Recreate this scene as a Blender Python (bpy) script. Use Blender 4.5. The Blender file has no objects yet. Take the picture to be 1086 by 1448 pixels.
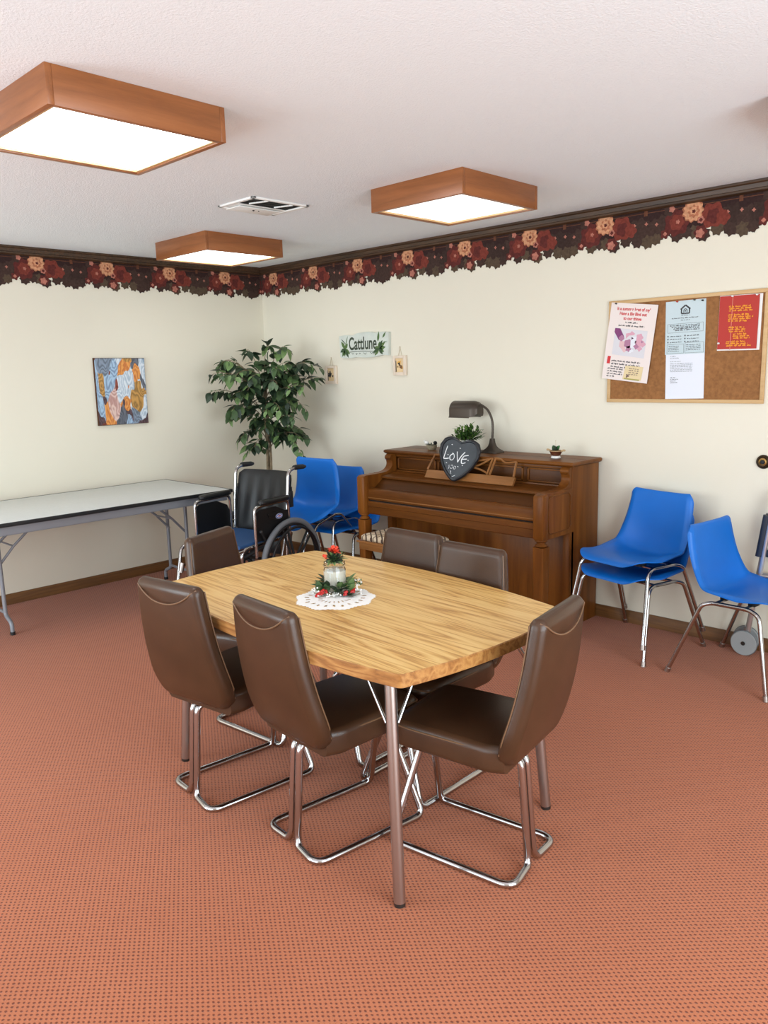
import bpy, bmesh, math, random
from mathutils import Vector, Matrix
random.seed(7)
PI = math.pi
SC = bpy.context.scene
COL = SC.collection

# ------------------------------------------------------------------ camera, world, lights, exposure
H = 2.44                                            # ceiling height
F_PX, YAW, PITCH, ROLL = 1108.325, 0.773463, 0.179683, -0.0267097
CAM = (5.6129, -4.3096, 1.5552)
def camera():
    f = Vector((-math.sin(YAW)*math.cos(PITCH), math.cos(YAW)*math.cos(PITCH), -math.sin(PITCH)))
    r = Vector((math.cos(YAW), math.sin(YAW), 0)); u = r.cross(f)
    r2 = r*math.cos(ROLL) + u*math.sin(ROLL); u2 = -r*math.sin(ROLL) + u*math.cos(ROLL)
    M = Matrix((r2, u2, -f)).transposed().to_4x4(); M.translation = Vector(CAM)
    cd = bpy.data.cameras.new('camera'); cd.sensor_fit = 'VERTICAL'; cd.sensor_height = 36.0
    cd.lens = F_PX/1448*36.0; cd.clip_start = 0.05
    o = bpy.data.objects.new('camera', cd); COL.objects.link(o); o.matrix_world = M
    SC.camera = o
camera()
w = bpy.data.worlds.new('world'); SC.world = w; w.use_nodes = True
w.node_tree.nodes['Background'].inputs[0].default_value = (0.75, 0.85, 1.0, 1)
w.node_tree.nodes['Background'].inputs[1].default_value = 0.6
SC.view_settings.view_transform = 'Standard'; SC.view_settings.look = 'None'
SC.view_settings.gamma = 1.0; SC.view_settings.use_curve_mapping = False
SC.view_settings.exposure = -0.18
LAMP_L = 6.8            # radiance of a lit diffuser
def area(name, loc, direction, sx, sy, power, color):
    l = bpy.data.lights.new(name, 'AREA'); l.shape = 'RECTANGLE'; l.size = sx; l.size_y = sy
    l.energy = power; l.color = color
    o = bpy.data.objects.new(name, l); COL.objects.link(o); o.location = loc
    o.rotation_euler = Vector(direction).to_track_quat('-Z', 'Y').to_euler()
    return o
area('added_fill_far', (1.4, -6.27, 1.17), (0, 1, 0.0), 1.7, 2.0, 125, (0.80, 0.93, 1.0))  # added fill lamp for the far corner and ceiling, no known window there
area('window_daylight', (4.3, -6.27, 1.17), (0, 1, 0.0), 3.0, 2.0, 86, (0.80, 0.93, 1.0))
area('window_daylight_side', (7.27, -3.2, 1.17), (-1, 0, 0.0), 2.6, 2.0, 172, (0.80, 0.93, 1.0))

# ------------------------------------------------------------------ materials
def S(r, g, b):
    f = lambda c: (c/255/12.92) if c/255 <= .04045 else ((c/255+.055)/1.055)**2.4
    return (f(r), f(g), f(b), 1)
def mat(name, base, rough=.5, metal=0, spec=.5, emit=None, estr=0, coat=0, noise=None, bump=None, alpha=1, trans=0, ior=1.45, sheen=0):
    """noise=(scale, amount[, detail]): value variation; bump=(scale, strength)"""
    m = bpy.data.materials.new(name); m.use_nodes = True
    nt = m.node_tree; b = nt.nodes['Principled BSDF']
    b.inputs['Base Color'].default_value = base
    b.inputs['Roughness'].default_value = rough; b.inputs['Metallic'].default_value = metal
    b.inputs['Specular IOR Level'].default_value = spec; b.inputs['IOR'].default_value = ior
    b.inputs['Coat Weight'].default_value = coat
    b.inputs['Transmission Weight'].default_value = trans
    if sheen: b.inputs['Sheen Weight'].default_value = sheen
    if emit: b.inputs['Emission Color'].default_value = emit; b.inputs['Emission Strength'].default_value = estr
    tc = nt.nodes.new('ShaderNodeTexCoord')
    if noise:
        n = nt.nodes.new('ShaderNodeTexNoise'); n.inputs['Scale'].default_value = noise[0]
        n.inputs['Detail'].default_value = noise[2] if len(noise) > 2 else 4
        nt.links.new(tc.outputs['Object'], n.inputs['Vector'])
        r = nt.nodes.new('ShaderNodeValToRGB'); k = noise[1]
        r.color_ramp.elements[0].position = .3; r.color_ramp.elements[1].position = .7
        r.color_ramp.elements[0].color = tuple(c*(1-k) for c in base[:3])+(1,)
        r.color_ramp.elements[1].color = tuple(min(1, c*(1+k)) for c in base[:3])+(1,)
        nt.links.new(n.outputs['Fac'], r.inputs['Fac']); nt.links.new(r.outputs['Color'], b.inputs['Base Color'])
    if bump:
        n2 = nt.nodes.new('ShaderNodeTexNoise'); n2.inputs['Scale'].default_value = bump[0]; n2.inputs['Detail'].default_value = 3
        nt.links.new(tc.outputs['Object'], n2.inputs['Vector'])
        bp = nt.nodes.new('ShaderNodeBump'); bp.inputs['Strength'].default_value = bump[1]; bp.inputs['Distance'].default_value = .004
        nt.links.new(n2.outputs['Fac'], bp.inputs['Height']); nt.links.new(bp.outputs['Normal'], b.inputs['Normal'])
    return m
def wood(name, stops, axis='X', scale=9, stretch=.06, rough=.4, coat=0, wave=2.2, dist=5):
    """grain runs along axis; stops = [(pos, colour)...]"""
    m = bpy.data.materials.new(name); m.use_nodes = True
    nt = m.node_tree; b = nt.nodes['Principled BSDF']; b.inputs['Roughness'].default_value = rough
    b.inputs['Coat Weight'].default_value = coat; b.inputs['Coat Roughness'].default_value = .25
    tc = nt.nodes.new('ShaderNodeTexCoord'); mp = nt.nodes.new('ShaderNodeMapping')
    s = {'X': (stretch, 1, 1), 'Y': (1, stretch, 1), 'Z': (1, 1, stretch)}[axis]
    mp.inputs['Scale'].default_value = [scale*q for q in s]
    nt.links.new(tc.outputs['Object'], mp.inputs['Vector'])
    n = nt.nodes.new('ShaderNodeTexNoise'); n.inputs['Scale'].default_value = 1.0; n.inputs['Detail'].default_value = 2.5
    n.inputs['Distortion'].default_value = .3
    nt.links.new(mp.outputs['Vector'], n.inputs['Vector'])
    mu = nt.nodes.new('ShaderNodeMath'); mu.operation = 'MULTIPLY'; mu.inputs[1].default_value = wave*dist
    nt.links.new(n.outputs['Fac'], mu.inputs[0])
    fr = nt.nodes.new('ShaderNodeMath'); fr.operation = 'PINGPONG'; fr.inputs[1].default_value = 1.0
    nt.links.new(mu.outputs[0], fr.inputs[0])
    n2 = nt.nodes.new('ShaderNodeTexNoise'); n2.inputs['Scale'].default_value = 11; n2.inputs['Detail'].default_value = 6; n2.inputs['Roughness'].default_value = .7
    nt.links.new(mp.outputs['Vector'], n2.inputs['Vector'])
    mx = nt.nodes.new('ShaderNodeMath'); mx.operation = 'MULTIPLY_ADD'; mx.inputs[1].default_value = .45; 
    sb = nt.nodes.new('ShaderNodeMath'); sb.operation = 'MULTIPLY'; sb.inputs[1].default_value = .55
    nt.links.new(n2.outputs['Fac'], sb.inputs[0]); nt.links.new(fr.outputs[0], mx.inputs[0]); nt.links.new(sb.outputs[0], mx.inputs[2])
    r = nt.nodes.new('ShaderNodeValToRGB')
    while len(r.color_ramp.elements) < len(stops): r.color_ramp.elements.new(.5)
    for e, (p, c) in zip(r.color_ramp.elements, stops): e.position = p; e.color = c
    nt.links.new(mx.outputs[0], r.inputs['Fac']); nt.links.new(r.outputs['Color'], b.inputs['Base Color'])
    return m

def carpet_mat():
    m = bpy.data.materials.new('carpet'); m.use_nodes = True
    nt = m.node_tree; b = nt.nodes['Principled BSDF']; b.inputs['Roughness'].default_value = .95
    b.inputs['Specular IOR Level'].default_value = .15; b.inputs['Sheen Weight'].default_value = .15
    L = nt.links.new; N = nt.nodes.new
    tc = N('ShaderNodeTexCoord'); mp = N('ShaderNodeMapping')
    mp.inputs['Rotation'].default_value = (0, 0, math.radians(-6))
    L(tc.outputs['Object'], mp.inputs['Vector'])
    nz = N('ShaderNodeTexNoise'); nz.inputs['Scale'].default_value = 60; L(mp.outputs['Vector'], nz.inputs['Vector'])
    sub = N('ShaderNodeVectorMath'); sub.operation = 'SUBTRACT'; sub.inputs[1].default_value = (.5, .5, .5); L(nz.outputs['Color'], sub.inputs[0])
    scl = N('ShaderNodeVectorMath'); scl.operation = 'SCALE'; scl.inputs['Scale'].default_value = .006; L(sub.outputs[0], scl.inputs[0])
    ad = N('ShaderNodeVectorMath'); ad.operation = 'ADD'; L(mp.outputs['Vector'], ad.inputs[0]); L(scl.outputs[0], ad.inputs[1])
    sx = N('ShaderNodeSeparateXYZ'); L(ad.outputs[0], sx.inputs[0])
    def sine(out, period):
        a = N('ShaderNodeMath'); a.operation = 'MULTIPLY'; a.inputs[1].default_value = 2*PI/period; L(out, a.inputs[0])
        s = N('ShaderNodeMath'); s.operation = 'SINE'; L(a.outputs[0], s.inputs[0]); return s.outputs[0]
    p = N('ShaderNodeMath'); p.operation = 'MULTIPLY'; L(sine(sx.outputs['X'], .021), p.inputs[0]); L(sine(sx.outputs['Y'], .0165), p.inputs[1])
    mr = N('ShaderNodeMapRange'); mr.inputs['From Min'].default_value = .2; mr.inputs['From Max'].default_value = .75
    L(p.outputs[0], mr.inputs['Value'])
    big = N('ShaderNodeTexNoise'); big.inputs['Scale'].default_value = 1.6; big.inputs['Detail'].default_value = 5; L(tc.outputs['Object'], big.inputs['Vector'])
    fine = N('ShaderNodeTexNoise'); fine.inputs['Scale'].default_value = 240; fine.inputs['Detail'].default_value = 2; L(tc.outputs['Object'], fine.inputs['Vector'])
    ba = N('ShaderNodeMix'); ba.data_type = 'RGBA'; ba.inputs['A'].default_value = S(174, 99, 65); ba.inputs['B'].default_value = S(186, 111, 77)
    L(big.outputs['Fac'], ba.inputs['Factor'])
    fx = N('ShaderNodeMix'); fx.data_type = 'RGBA'; fx.blend_type = 'MULTIPLY'; fx.inputs['Factor'].default_value = .35
    L(ba.outputs['Result'], fx.inputs['A'])
    rr = N('ShaderNodeMapRange'); rr.inputs['From Min'].default_value = .3; rr.inputs['From Max'].default_value = .7; rr.inputs['To Min'].default_value = .55; rr.inputs['To Max'].default_value = 1.1
    L(fine.outputs['Fac'], rr.inputs['Value']); L(rr.outputs[0], fx.inputs['B'])
    dx = N('ShaderNodeMix'); dx.data_type = 'RGBA'; dx.inputs['B'].default_value = S(112, 54, 34)
    L(mr.outputs[0], dx.inputs['Factor']); L(fx.outputs['Result'], dx.inputs['A'])
    L(dx.outputs['Result'], b.inputs['Base Color'])
    bp = N('ShaderNodeBump'); bp.inputs['Strength'].default_value = .5; bp.inputs['Distance'].default_value = .003; bp.invert = True
    L(mr.outputs[0], bp.inputs['Height']); L(bp.outputs['Normal'], b.inputs['Normal'])
    return m

M = {}
M['wall'] = mat('wall_paint', S(228, 220, 202), .75, spec=.25, noise=(1.2, .02), bump=(180, .12))
M['ceiling'] = mat('ceiling_texture', S(236, 240, 243), .9, spec=.1, bump=(140, .55))
M['carpet'] = carpet_mat()
M['base'] = wood('baseboard_wood', [(.2, S(96, 60, 26)), (.8, S(122, 80, 38))], 'X', 20, .05, .5)
M['basey'] = wood('baseboard_wood_side', [(.2, S(96, 60, 26)), (.8, S(122, 80, 38))], 'Y', 20, .05, .5)
M['crown'] = wood('crown_wood', [(.2, S(52, 34, 20)), (.8, S(82, 56, 34))], 'X', 20, .05, .45)
M['cherry'] = wood('fixture_wood', [(.15, S(126, 74, 38)), (.55, S(150, 90, 48)), (.9, S(164, 102, 58))], 'X', 14, .08, .35, wave=.9)
M['cherryy'] = wood('fixture_wood_side', [(.15, S(126, 74, 38)), (.55, S(150, 90, 48)), (.9, S(164, 102, 58))], 'Y', 14, .08, .35, wave=.9)
M['oak'] = wood('oak_laminate', [(.26, S(182, 130, 64)), (.37, S(207, 158, 87)), (.5, S(220, 175, 104)), (.75, S(229, 190, 122))], 'X', 17, .055, .36, wave=3.2)
M['oakedge'] = wood('oak_edge', [(.12, S(116, 72, 34)), (.4, S(156, 104, 54)), (.8, S(184, 134, 76))], 'X', 20, .10, .35, wave=2)
M['walnut'] = wood('walnut', [(.1, S(72, 38, 11)), (.5, S(104, 59, 20)), (.9, S(128, 77, 30))], 'X', 9, .07, .36, coat=.0, wave=.9)
M['walnutz'] = wood('walnut_upright', [(.1, S(82, 44, 13)), (.5, S(114, 65, 22)), (.9, S(136, 82, 32))], 'Z', 9, .07, .36, coat=.0, wave=.9)
M['walnutl'] = wood('walnut_light', [(.1, S(118, 76, 38)), (.9, S(150, 100, 56))], 'X', 12, .07, .35, coat=.2, wave=.9)
M['walnutd'] = wood('walnut_dark', [(.1, S(60, 32, 10)), (.9, S(94, 53, 18))], 'X', 9, .07, .38, coat=0, wave=.9)
M['black'] = mat('black_gap', S(16, 14, 13), .8)
M['vinyl'] = mat('brown_vinyl', S(68, 44, 28), .33, spec=.5, noise=(9, .14), bump=(260, .10))
M['piping'] = mat('brown_piping', S(112, 82, 58), .4)
M['chrome'] = mat('chrome', S(182, 180, 180), .15, 1)
M['satin'] = mat('satin_leg', S(176, 166, 160), .34, 1)
for k_ in ('walnut', 'walnutz', 'walnutd', 'walnutl'): M[k_].node_tree.nodes['Principled BSDF'].inputs['Specular IOR Level'].default_value = .16
M['darkmetal'] = mat('dark_metal', S(60, 54, 50), .4, .6)
M['white'] = mat('white_paint', S(236, 234, 230), .5)
M['blue'] = mat('blue_plastic', S(4, 106, 198), .42, spec=.5, noise=(5, .05))
M['greylam'] = mat('grey_laminate', S(214, 216, 214), .35, noise=(60, .03))
M['steelgrey'] = mat('grey_painted_steel', S(138, 140, 146), .45, .2)
M['blackrub'] = mat('black_rubber', S(26, 26, 28), .6)
M['blackvin'] = mat('black_vinyl', S(20, 20, 22), .42, noise=(6, .15))
M['tyre'] = mat('grey_tyre', S(104, 106, 110), .65)
M['navy'] = mat('navy_cloth', S(34, 74, 122), .7)
M['cork'] = mat('cork', S(148, 102, 64), .9, spec=.1, noise=(55, .18, 6))
M['lightwood'] = wood('board_frame_wood', [(.2, S(196, 156, 104)), (.8, S(214, 178, 128))], 'X', 14, .07, .5, wave=.9)
M['paper'] = mat('paper', S(236, 230, 226), .8, spec=.1)
M['leaf1'] = mat('leaf_dark', S(42, 58, 40), .45, noise=(30, .3))
M['leaf2'] = mat('leaf_mid', S(68, 90, 56), .45, noise=(30, .3))
M['leaf3'] = mat('leaf_light', S(104, 130, 78), .5, noise=(30, .25))
M['bark'] = mat('bark', S(136, 118, 92), .8, noise=(40, .3))
M['wicker'] = mat('wicker', S(112, 78, 50), .8, noise=(80, .3))
M['glass'] = mat('jar_glass', S(250, 250, 248), .03, trans=1, ior=1.45)
M['wax'] = mat('candle_wax', S(253, 248, 234), .5)
M['lace'] = mat('white_lace', S(246, 244, 240), .8)
M['red'] = mat('red_berry', S(190, 34, 30), .35)
M['coral'] = mat('coral_red', S(226, 72, 44), .5)
M['creamframe'] = mat('cream_frame', S(226, 208, 188), .6)
M['signgreen'] = mat('sign_dark_green', S(58, 68, 52), .7)
M['chalk'] = mat('chalk', S(232, 232, 232), .9)
M['slate'] = mat('slate', S(62, 66, 70), .6, noise=(12, .2))
M['charcoal'] = mat('charcoal_frame', S(32, 32, 36), .45, noise=(40, .3))
M['bronze'] = mat('lamp_bronze', S(74, 64, 56), .4, .5)
M['string'] = mat('string', S(196, 178, 148), .9)

# ------------------------------------------------------------------ mesh builder
class MB:
    def __init__(s): s.v = []; s.f = []; s.m = []
    def add(s, verts, faces, mi=0, T=None):
        o = len(s.v)
        for p in verts:
            p = Vector(p); s.v.append(T @ p if T is not None else p)
        for f in faces: s.f.append([i+o for i in f]); s.m.append(mi)
        return s
    def bm(s, bm, mi=0, T=None):
        bm.verts.index_update()
        s.add([v.co.copy() for v in bm.verts], [[v.index for v in f.verts] for f in bm.faces], mi, T); bm.free(); return s
    def box(s, c, d, bev=0, mi=0, T=None, R=None, seg=2):
        bm = bmesh.new(); bmesh.ops.create_cube(bm, size=1)
        for v in bm.verts: v.co = Vector((v.co.x*d[0], v.co.y*d[1], v.co.z*d[2]))
        if bev: bmesh.ops.bevel(bm, geom=list(bm.edges), offset=min(bev, min(d)*.49), segments=seg, affect='EDGES', profile=.5)
        Q = Matrix.Translation(Vector(c))
        if R is not None: Q = Q @ R.to_4x4()
        if T is not None: Q = T @ Q
        return s.bm(bm, mi, Q)
    def bb(s, lo, hi, bev=0, mi=0, T=None):
        return s.box([(a+b)/2 for a, b in zip(lo, hi)], [abs(b-a) for a, b in zip(lo, hi)], bev, mi, T)
    def tube(s, pts, r, n=10, closed=False, mi=0, T=None, cap=True, flat=None):
        pts = [Vector(p) for p in pts]; k = len(pts)
        rs = r if isinstance(r, (list, tuple)) else [r]*k
        tg = []
        for i in range(k):
            a = pts[i-1] if (i > 0 or closed) else pts[i]; b = pts[(i+1) % k] if (i < k-1 or closed) else pts[i]
            tg.append((b-a).normalized())
        up = Vector((0, 0, 1)) if abs(tg[0].z) < .9 else Vector((1, 0, 0))
        nn = (up - tg[0]*up.dot(tg[0])).normalized(); V = []; F = []
        for i in range(k):
            nn = nn - tg[i]*nn.dot(tg[i])
            nn = nn.normalized() if nn.length > 1e-6 else tg[i].orthogonal().normalized()
            bn = tg[i].cross(nn)
            for j in range(n):
                a = 2*PI*j/n
                V.append(pts[i] + nn*math.cos(a)*rs[i] + bn*math.sin(a)*rs[i]*(flat or 1))
        for i in range(k if closed else k-1):
            q = (i+1) % k
            for j in range(n): F.append([i*n+j, i*n+(j+1) % n, q*n+(j+1) % n, q*n+j])
        if cap and not closed: F.append(list(range(n))[::-1]); F.append([(k-1)*n+j for j in range(n)])
        return s.add(V, F, mi, T)
    def lathe(s, prof, n=24, c=(0, 0, 0), mi=0, T=None, cap=True):
        V = []; F = []; k = len(prof)
        for r, z in prof:
            for j in range(n):
                a = 2*PI*j/n; V.append((c[0]+r*math.cos(a), c[1]+r*math.sin(a), c[2]+z))
        for i in range(k-1):
            for j in range(n): F.append([i*n+j, i*n+(j+1) % n, (i+1)*n+(j+1) % n, (i+1)*n+j])
        if cap:
            if prof[0][0] > 1e-5: F.append(list(range(n))[::-1])
            if prof[-1][0] > 1e-5: F.append([(k-1)*n+j for j in range(n)])
        return s.add(V, F, mi, T)
    def torus(s, R_, r, c=(0, 0, 0), axis='X', n=48, m=12, mi=0, T=None):
        ps = []
        for i in range(n):
            a = 2*PI*i/n; x, y = R_*math.cos(a), R_*math.sin(a)
            ps.append(Vector(c)+Vector({'X': (0, x, y), 'Y': (x, 0, y), 'Z': (x, y, 0)}[axis]))
        return s.tube(ps, r, m, True, mi, T)
    def ball(s, c, r, mi=0, T=None, sub=2, sc=(1, 1, 1)):
        bm = bmesh.new(); bmesh.ops.create_icosphere(bm, subdivisions=sub, radius=1)
        for v in bm.verts: v.co = Vector((v.co.x*r*sc[0], v.co.y*r*sc[1], v.co.z*r*sc[2]))
        Q = Matrix.Translation(Vector(c))
        return s.bm(bm, mi, (T @ Q) if T is not None else Q)
    def prism(s, poly, th, frame, mi=0, side=None):
        """poly in (a,b); frame = (origin, A, B) ; extruded by th along AxB"""
        o, A, B = [Vector(q) for q in frame]; Nn = A.cross(B).normalized(); k = len(poly)
        V = [o+A*a+B*b for a, b in poly] + [o+A*a+B*b+Nn*th for a, b in poly]
        s.add(V, [list(range(k, 2*k))], mi)
        if th:
            s.add(V, [[i, (i+1) % k, k+(i+1) % k, k+i] for i in range(k)] + [list(range(k))[::-1]], mi if side is None else side)
        return s
    def loft(s, secs, mi=0, T=None, cap=True):
        n = len(secs[0]); V = [p for q in secs for p in q]; F = []
        for i in range(len(secs)-1):
            for j in range(n): F.append([i*n+j, i*n+(j+1) % n, (i+1)*n+(j+1) % n, (i+1)*n+j])
        if cap: F.append(list(range(n))[::-1]); F.append([(len(secs)-1)*n+j for j in range(n)])
        return s.add(V, F, mi, T)
    def build(s, name, mats, parent=None, world=False, sharp=35, weld=False):
        if not isinstance(mats, (list, tuple)): mats = [mats]
        off = Vector(parent.location) if (world and parent is not None) else Vector((0, 0, 0))
        me = bpy.data.meshes.new(name); me.from_pydata([tuple(v-off) for v in s.v], [], s.f); 
        for m in mats: me.materials.append(m)
        me.polygons.foreach_set('material_index', s.m)
        bm = bmesh.new(); bm.from_mesh(me)
        if weld: bmesh.ops.remove_doubles(bm, verts=bm.verts, dist=1e-5)
        bmesh.ops.recalc_face_normals(bm, faces=bm.faces); bm.to_mesh(me); bm.free()
        me.polygons.foreach_set('use_smooth', [True]*len(me.polygons))
        me.set_sharp_from_angle(angle=math.radians(sharp)); me.update()
        o = bpy.data.objects.new(name, me); COL.objects.link(o)
        if parent is not None: o.parent = parent
        return o
def fillet(pts, rad, seg=6, closed=False):
    pts = [Vector(p) for p in pts]; k = len(pts); out = []
    for i in range(k):
        if not closed and i in (0, k-1): out.append(pts[i]); continue
        p = pts[i]; a = pts[i-1]-p; b = pts[(i+1) % k]-p
        rr = rad[i] if isinstance(rad, (list, tuple)) else rad
        d = min(rr, a.length*.49, b.length*.49)
        A = p+a.normalized()*d; B = p+b.normalized()*d
        for j in range(seg+1):
            t = j/seg; out.append(A*(1-t)**2+p*2*t*(1-t)+B*t*t)
    return out
def crv(pts, seg=8, closed=False):
    P = [Vector(p) for p in pts]; k = len(P); out = []
    for i in range(k if closed else k-1):
        g = lambda j: P[j % k] if closed else P[max(0, min(k-1, j))]
        a, b, c, d = g(i-1), g(i), g(i+1), g(i+2)
        for j in range(seg):
            t = j/seg
            out.append(.5*((2*b)+(c-a)*t+(2*a-5*b+4*c-d)*t*t+(-a+3*b-3*c+d)*t**3))
    if not closed: out.append(P[-1])
    return out
def rrect(hw, hh, r, n=5):
    r = min(r, hw*.99, hh*.99); out = []
    for cx, cy, a0 in ((hw-r, hh-r, 0), (-hw+r, hh-r, PI/2), (-hw+r, -hh+r, PI), (hw-r, -hh+r, 3*PI/2)):
        for i in range(n+1):
            a = a0+PI/2*i/n; out.append((cx+r*math.cos(a), cy+r*math.sin(a)))
    return out
def thing(name, label, cat, loc=(0, 0, 0), rz=0, group=None):
    o = bpy.data.objects.new(name, None); COL.objects.link(o); o.location = loc; o.rotation_euler = (0, 0, math.radians(rz))
    o.empty_display_size = .1
    o['label'] = label; o['category'] = cat
    if group: o['group'] = group
    return o
def tag(o, label, cat, group=None):
    o['label'] = label; o['category'] = cat
    if group: o['group'] = group
    return o
def struct(o, label=None):
    o['kind'] = 'structure'
    if label: o['label'] = label
    return o
def dup(root, loc, rz, label, group=None):
    r = root.copy(); COL.objects.link(r); r.location = loc; r.rotation_euler = (0, 0, math.radians(rz)); r['label'] = label
    if group: r['group'] = group
    for ch in list(root.children):
        c = ch.copy(); COL.objects.link(c); c.parent = r
        for g in list(ch.children):
            d = g.copy(); COL.objects.link(d); d.parent = c
    return r
def text_mesh(mb, body, size, frame, mi=0, align='CENTER', th=.0, sx=1.0, shear=0, bold=0):
    cu = bpy.data.curves.new('t', 'FONT'); cu.body = body; cu.size = size; cu.align_x = align; cu.shear = shear; cu.offset = bold
    ob = bpy.data.objects.new('t', cu); COL.objects.link(ob)
    dg = bpy.context.evaluated_depsgraph_get(); me = bpy.data.meshes.new_from_object(ob.evaluated_get(dg))
    o, A, B = [Vector(q) for q in frame]
    mb.add([o+A*(v.co.x*sx)+B*v.co.y for v in me.vertices], [list(p.vertices) for p in me.polygons], mi)
    bpy.data.objects.remove(ob); bpy.data.curves.remove(cu); bpy.data.meshes.remove(me)
def scribble(mb, o, A, B, width, h, rnd, mi=0, dens=.8):
    """one line of illegible small print: word-sized dashes"""
    o, A, B = Vector(o), Vector(A), Vector(B); x = 0
    while x < width:
        wl = min(rnd.uniform(.5, 1.8)*h*2.2, width-x); j = 0
        while j < wl:
            l = min(h*rnd.uniform(.35, .7), wl-j); hh = h*rnd.choice((.55, .55, .8, 1)); b0 = 0 if rnd.random() < .85 else -.25*h
            mb.add([o+A*(x+j)+B*b0, o+A*(x+j+l*dens)+B*b0, o+A*(x+j+l*dens)+B*hh, o+A*(x+j)+B*hh], [[0, 1, 2, 3]], mi); j += l
        x += wl+h*.7

# ------------------------------------------------------------------ the room
RX, RY = 7.25, -6.25
T_ = .12
def plain(name, lo, hi, m): return struct(MB().bb(lo, hi).build(name, m))
plain('floor', (-T_, RY-T_, -.1), (RX+T_, T_, 0), M['carpet'])
plain('ceiling', (-T_, RY-T_, H), (RX+T_, T_, H+.1), M['ceiling'])
plain('wall_back', (-T_, 0, 0), (RX+T_, T_, H), M['wall'])
plain('wall_left', (-T_, RY, 0), (0, 0, H), M['wall'])
def holed(name, axis, at, a0, a1, holes, z0, z1):
    mb = MB()
    def seg(p0, p1, q0, q1):
        if axis == 'Y': mb.bb((p0, at-T_, q0), (p1, at, q1))
        else: mb.bb((at, p0, q0), (at+T_, p1, q1))
    c = a0
    for h0, h1 in holes: seg(c, h0, 0, H); seg(h0, h1, 0, z0); seg(h0, h1, z1, H); c = h1
    seg(c, a1, 0, H)
    struct(mb.build(name, M['wall']))
holed('wall_front', 'Y', RY, 0, RX, ((.5, 2.3), (2.75, 5.85)), .12, 2.22)  # first opening invented for the added fill; openings made tall for floor-level light
holed('wall_right', 'X', RX, RY, 0, ((-4.55, -1.85),), .12, 2.22)
# baseboards and crown trim
def trim_run(name, m, axis, prof, a0, a1):
    """prof: (out, z) polygon; axis X runs along the back wall, Y along the left wall"""
    mb = MB(); k = len(prof)
    for a in (a0, a1):
        mb.v += [Vector((a, -d, z)) if axis == 'X' else Vector((d, a, z)) for d, z in prof]
    mb.f += [[i, (i+1) % k, k+(i+1) % k, k+i] for i in range(k)] + [list(range(k)), list(range(k, 2*k))[::-1]]
    mb.m += [0]*(k+2)
    return struct(mb.build(name, m))
bp_ = [(0, 0), (.012, 0), (.012, .07), (.008, .076), (0, .076)]
trim_run('baseboard_back', M['base'], 'X', bp_, .012, RX); trim_run('baseboard_left', M['basey'], 'Y', bp_, RY, 0)
cp_ = [(0, H), (.030, H), (.030, H-.012), (.022, H-.018), (.018, H-.038), (.024, H-.042), (.024, H-.052), (.008, H-.06), (0, H-.06)]
trim_run('trim_1', M['crown'], 'X', cp_, 0, RX); trim_run('trim_2', M['crown'], 'Y', cp_, RY, -.03)

# floral wallpaper border: one printed strip per wall, its flowers layered paper shapes
BC = [mat('border_'+n, S(*c), .75, spec=.2, noise=(70, .22)) for n, c in (
    ('brown', (52, 34, 32)), ('maroon', (92, 42, 38)), ('rust', (118, 54, 44)), ('plum', (66, 48, 42)), ('leaf', (84, 68, 54)),
    ('peach', (202, 146, 110)), ('peach_mid', (170, 106, 78)), ('pink', (176, 112, 96)), ('line', (104, 64, 46)), ('dark', (58, 42, 37)))]
def bloom(cx, cz, r, n, amp, ph=0, k=48):
    return [(cx+math.cos(2*PI*i/k)*r*(1+amp*math.cos(n*2*PI*i/k+ph)), cz+math.sin(2*PI*i/k)*r*(1+amp*math.cos(n*2*PI*i/k+ph))) for i in range(k)]
def jag(cx, cz, r, n, amp=.16, a0=0):
    out = []
    for i in range(2*n):
        a = a0+PI*i/n; q = r*(1+(amp if i % 2 else -amp)); out.append((cx+math.cos(a)*q, cz+math.sin(a)*q))
    return out
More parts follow.
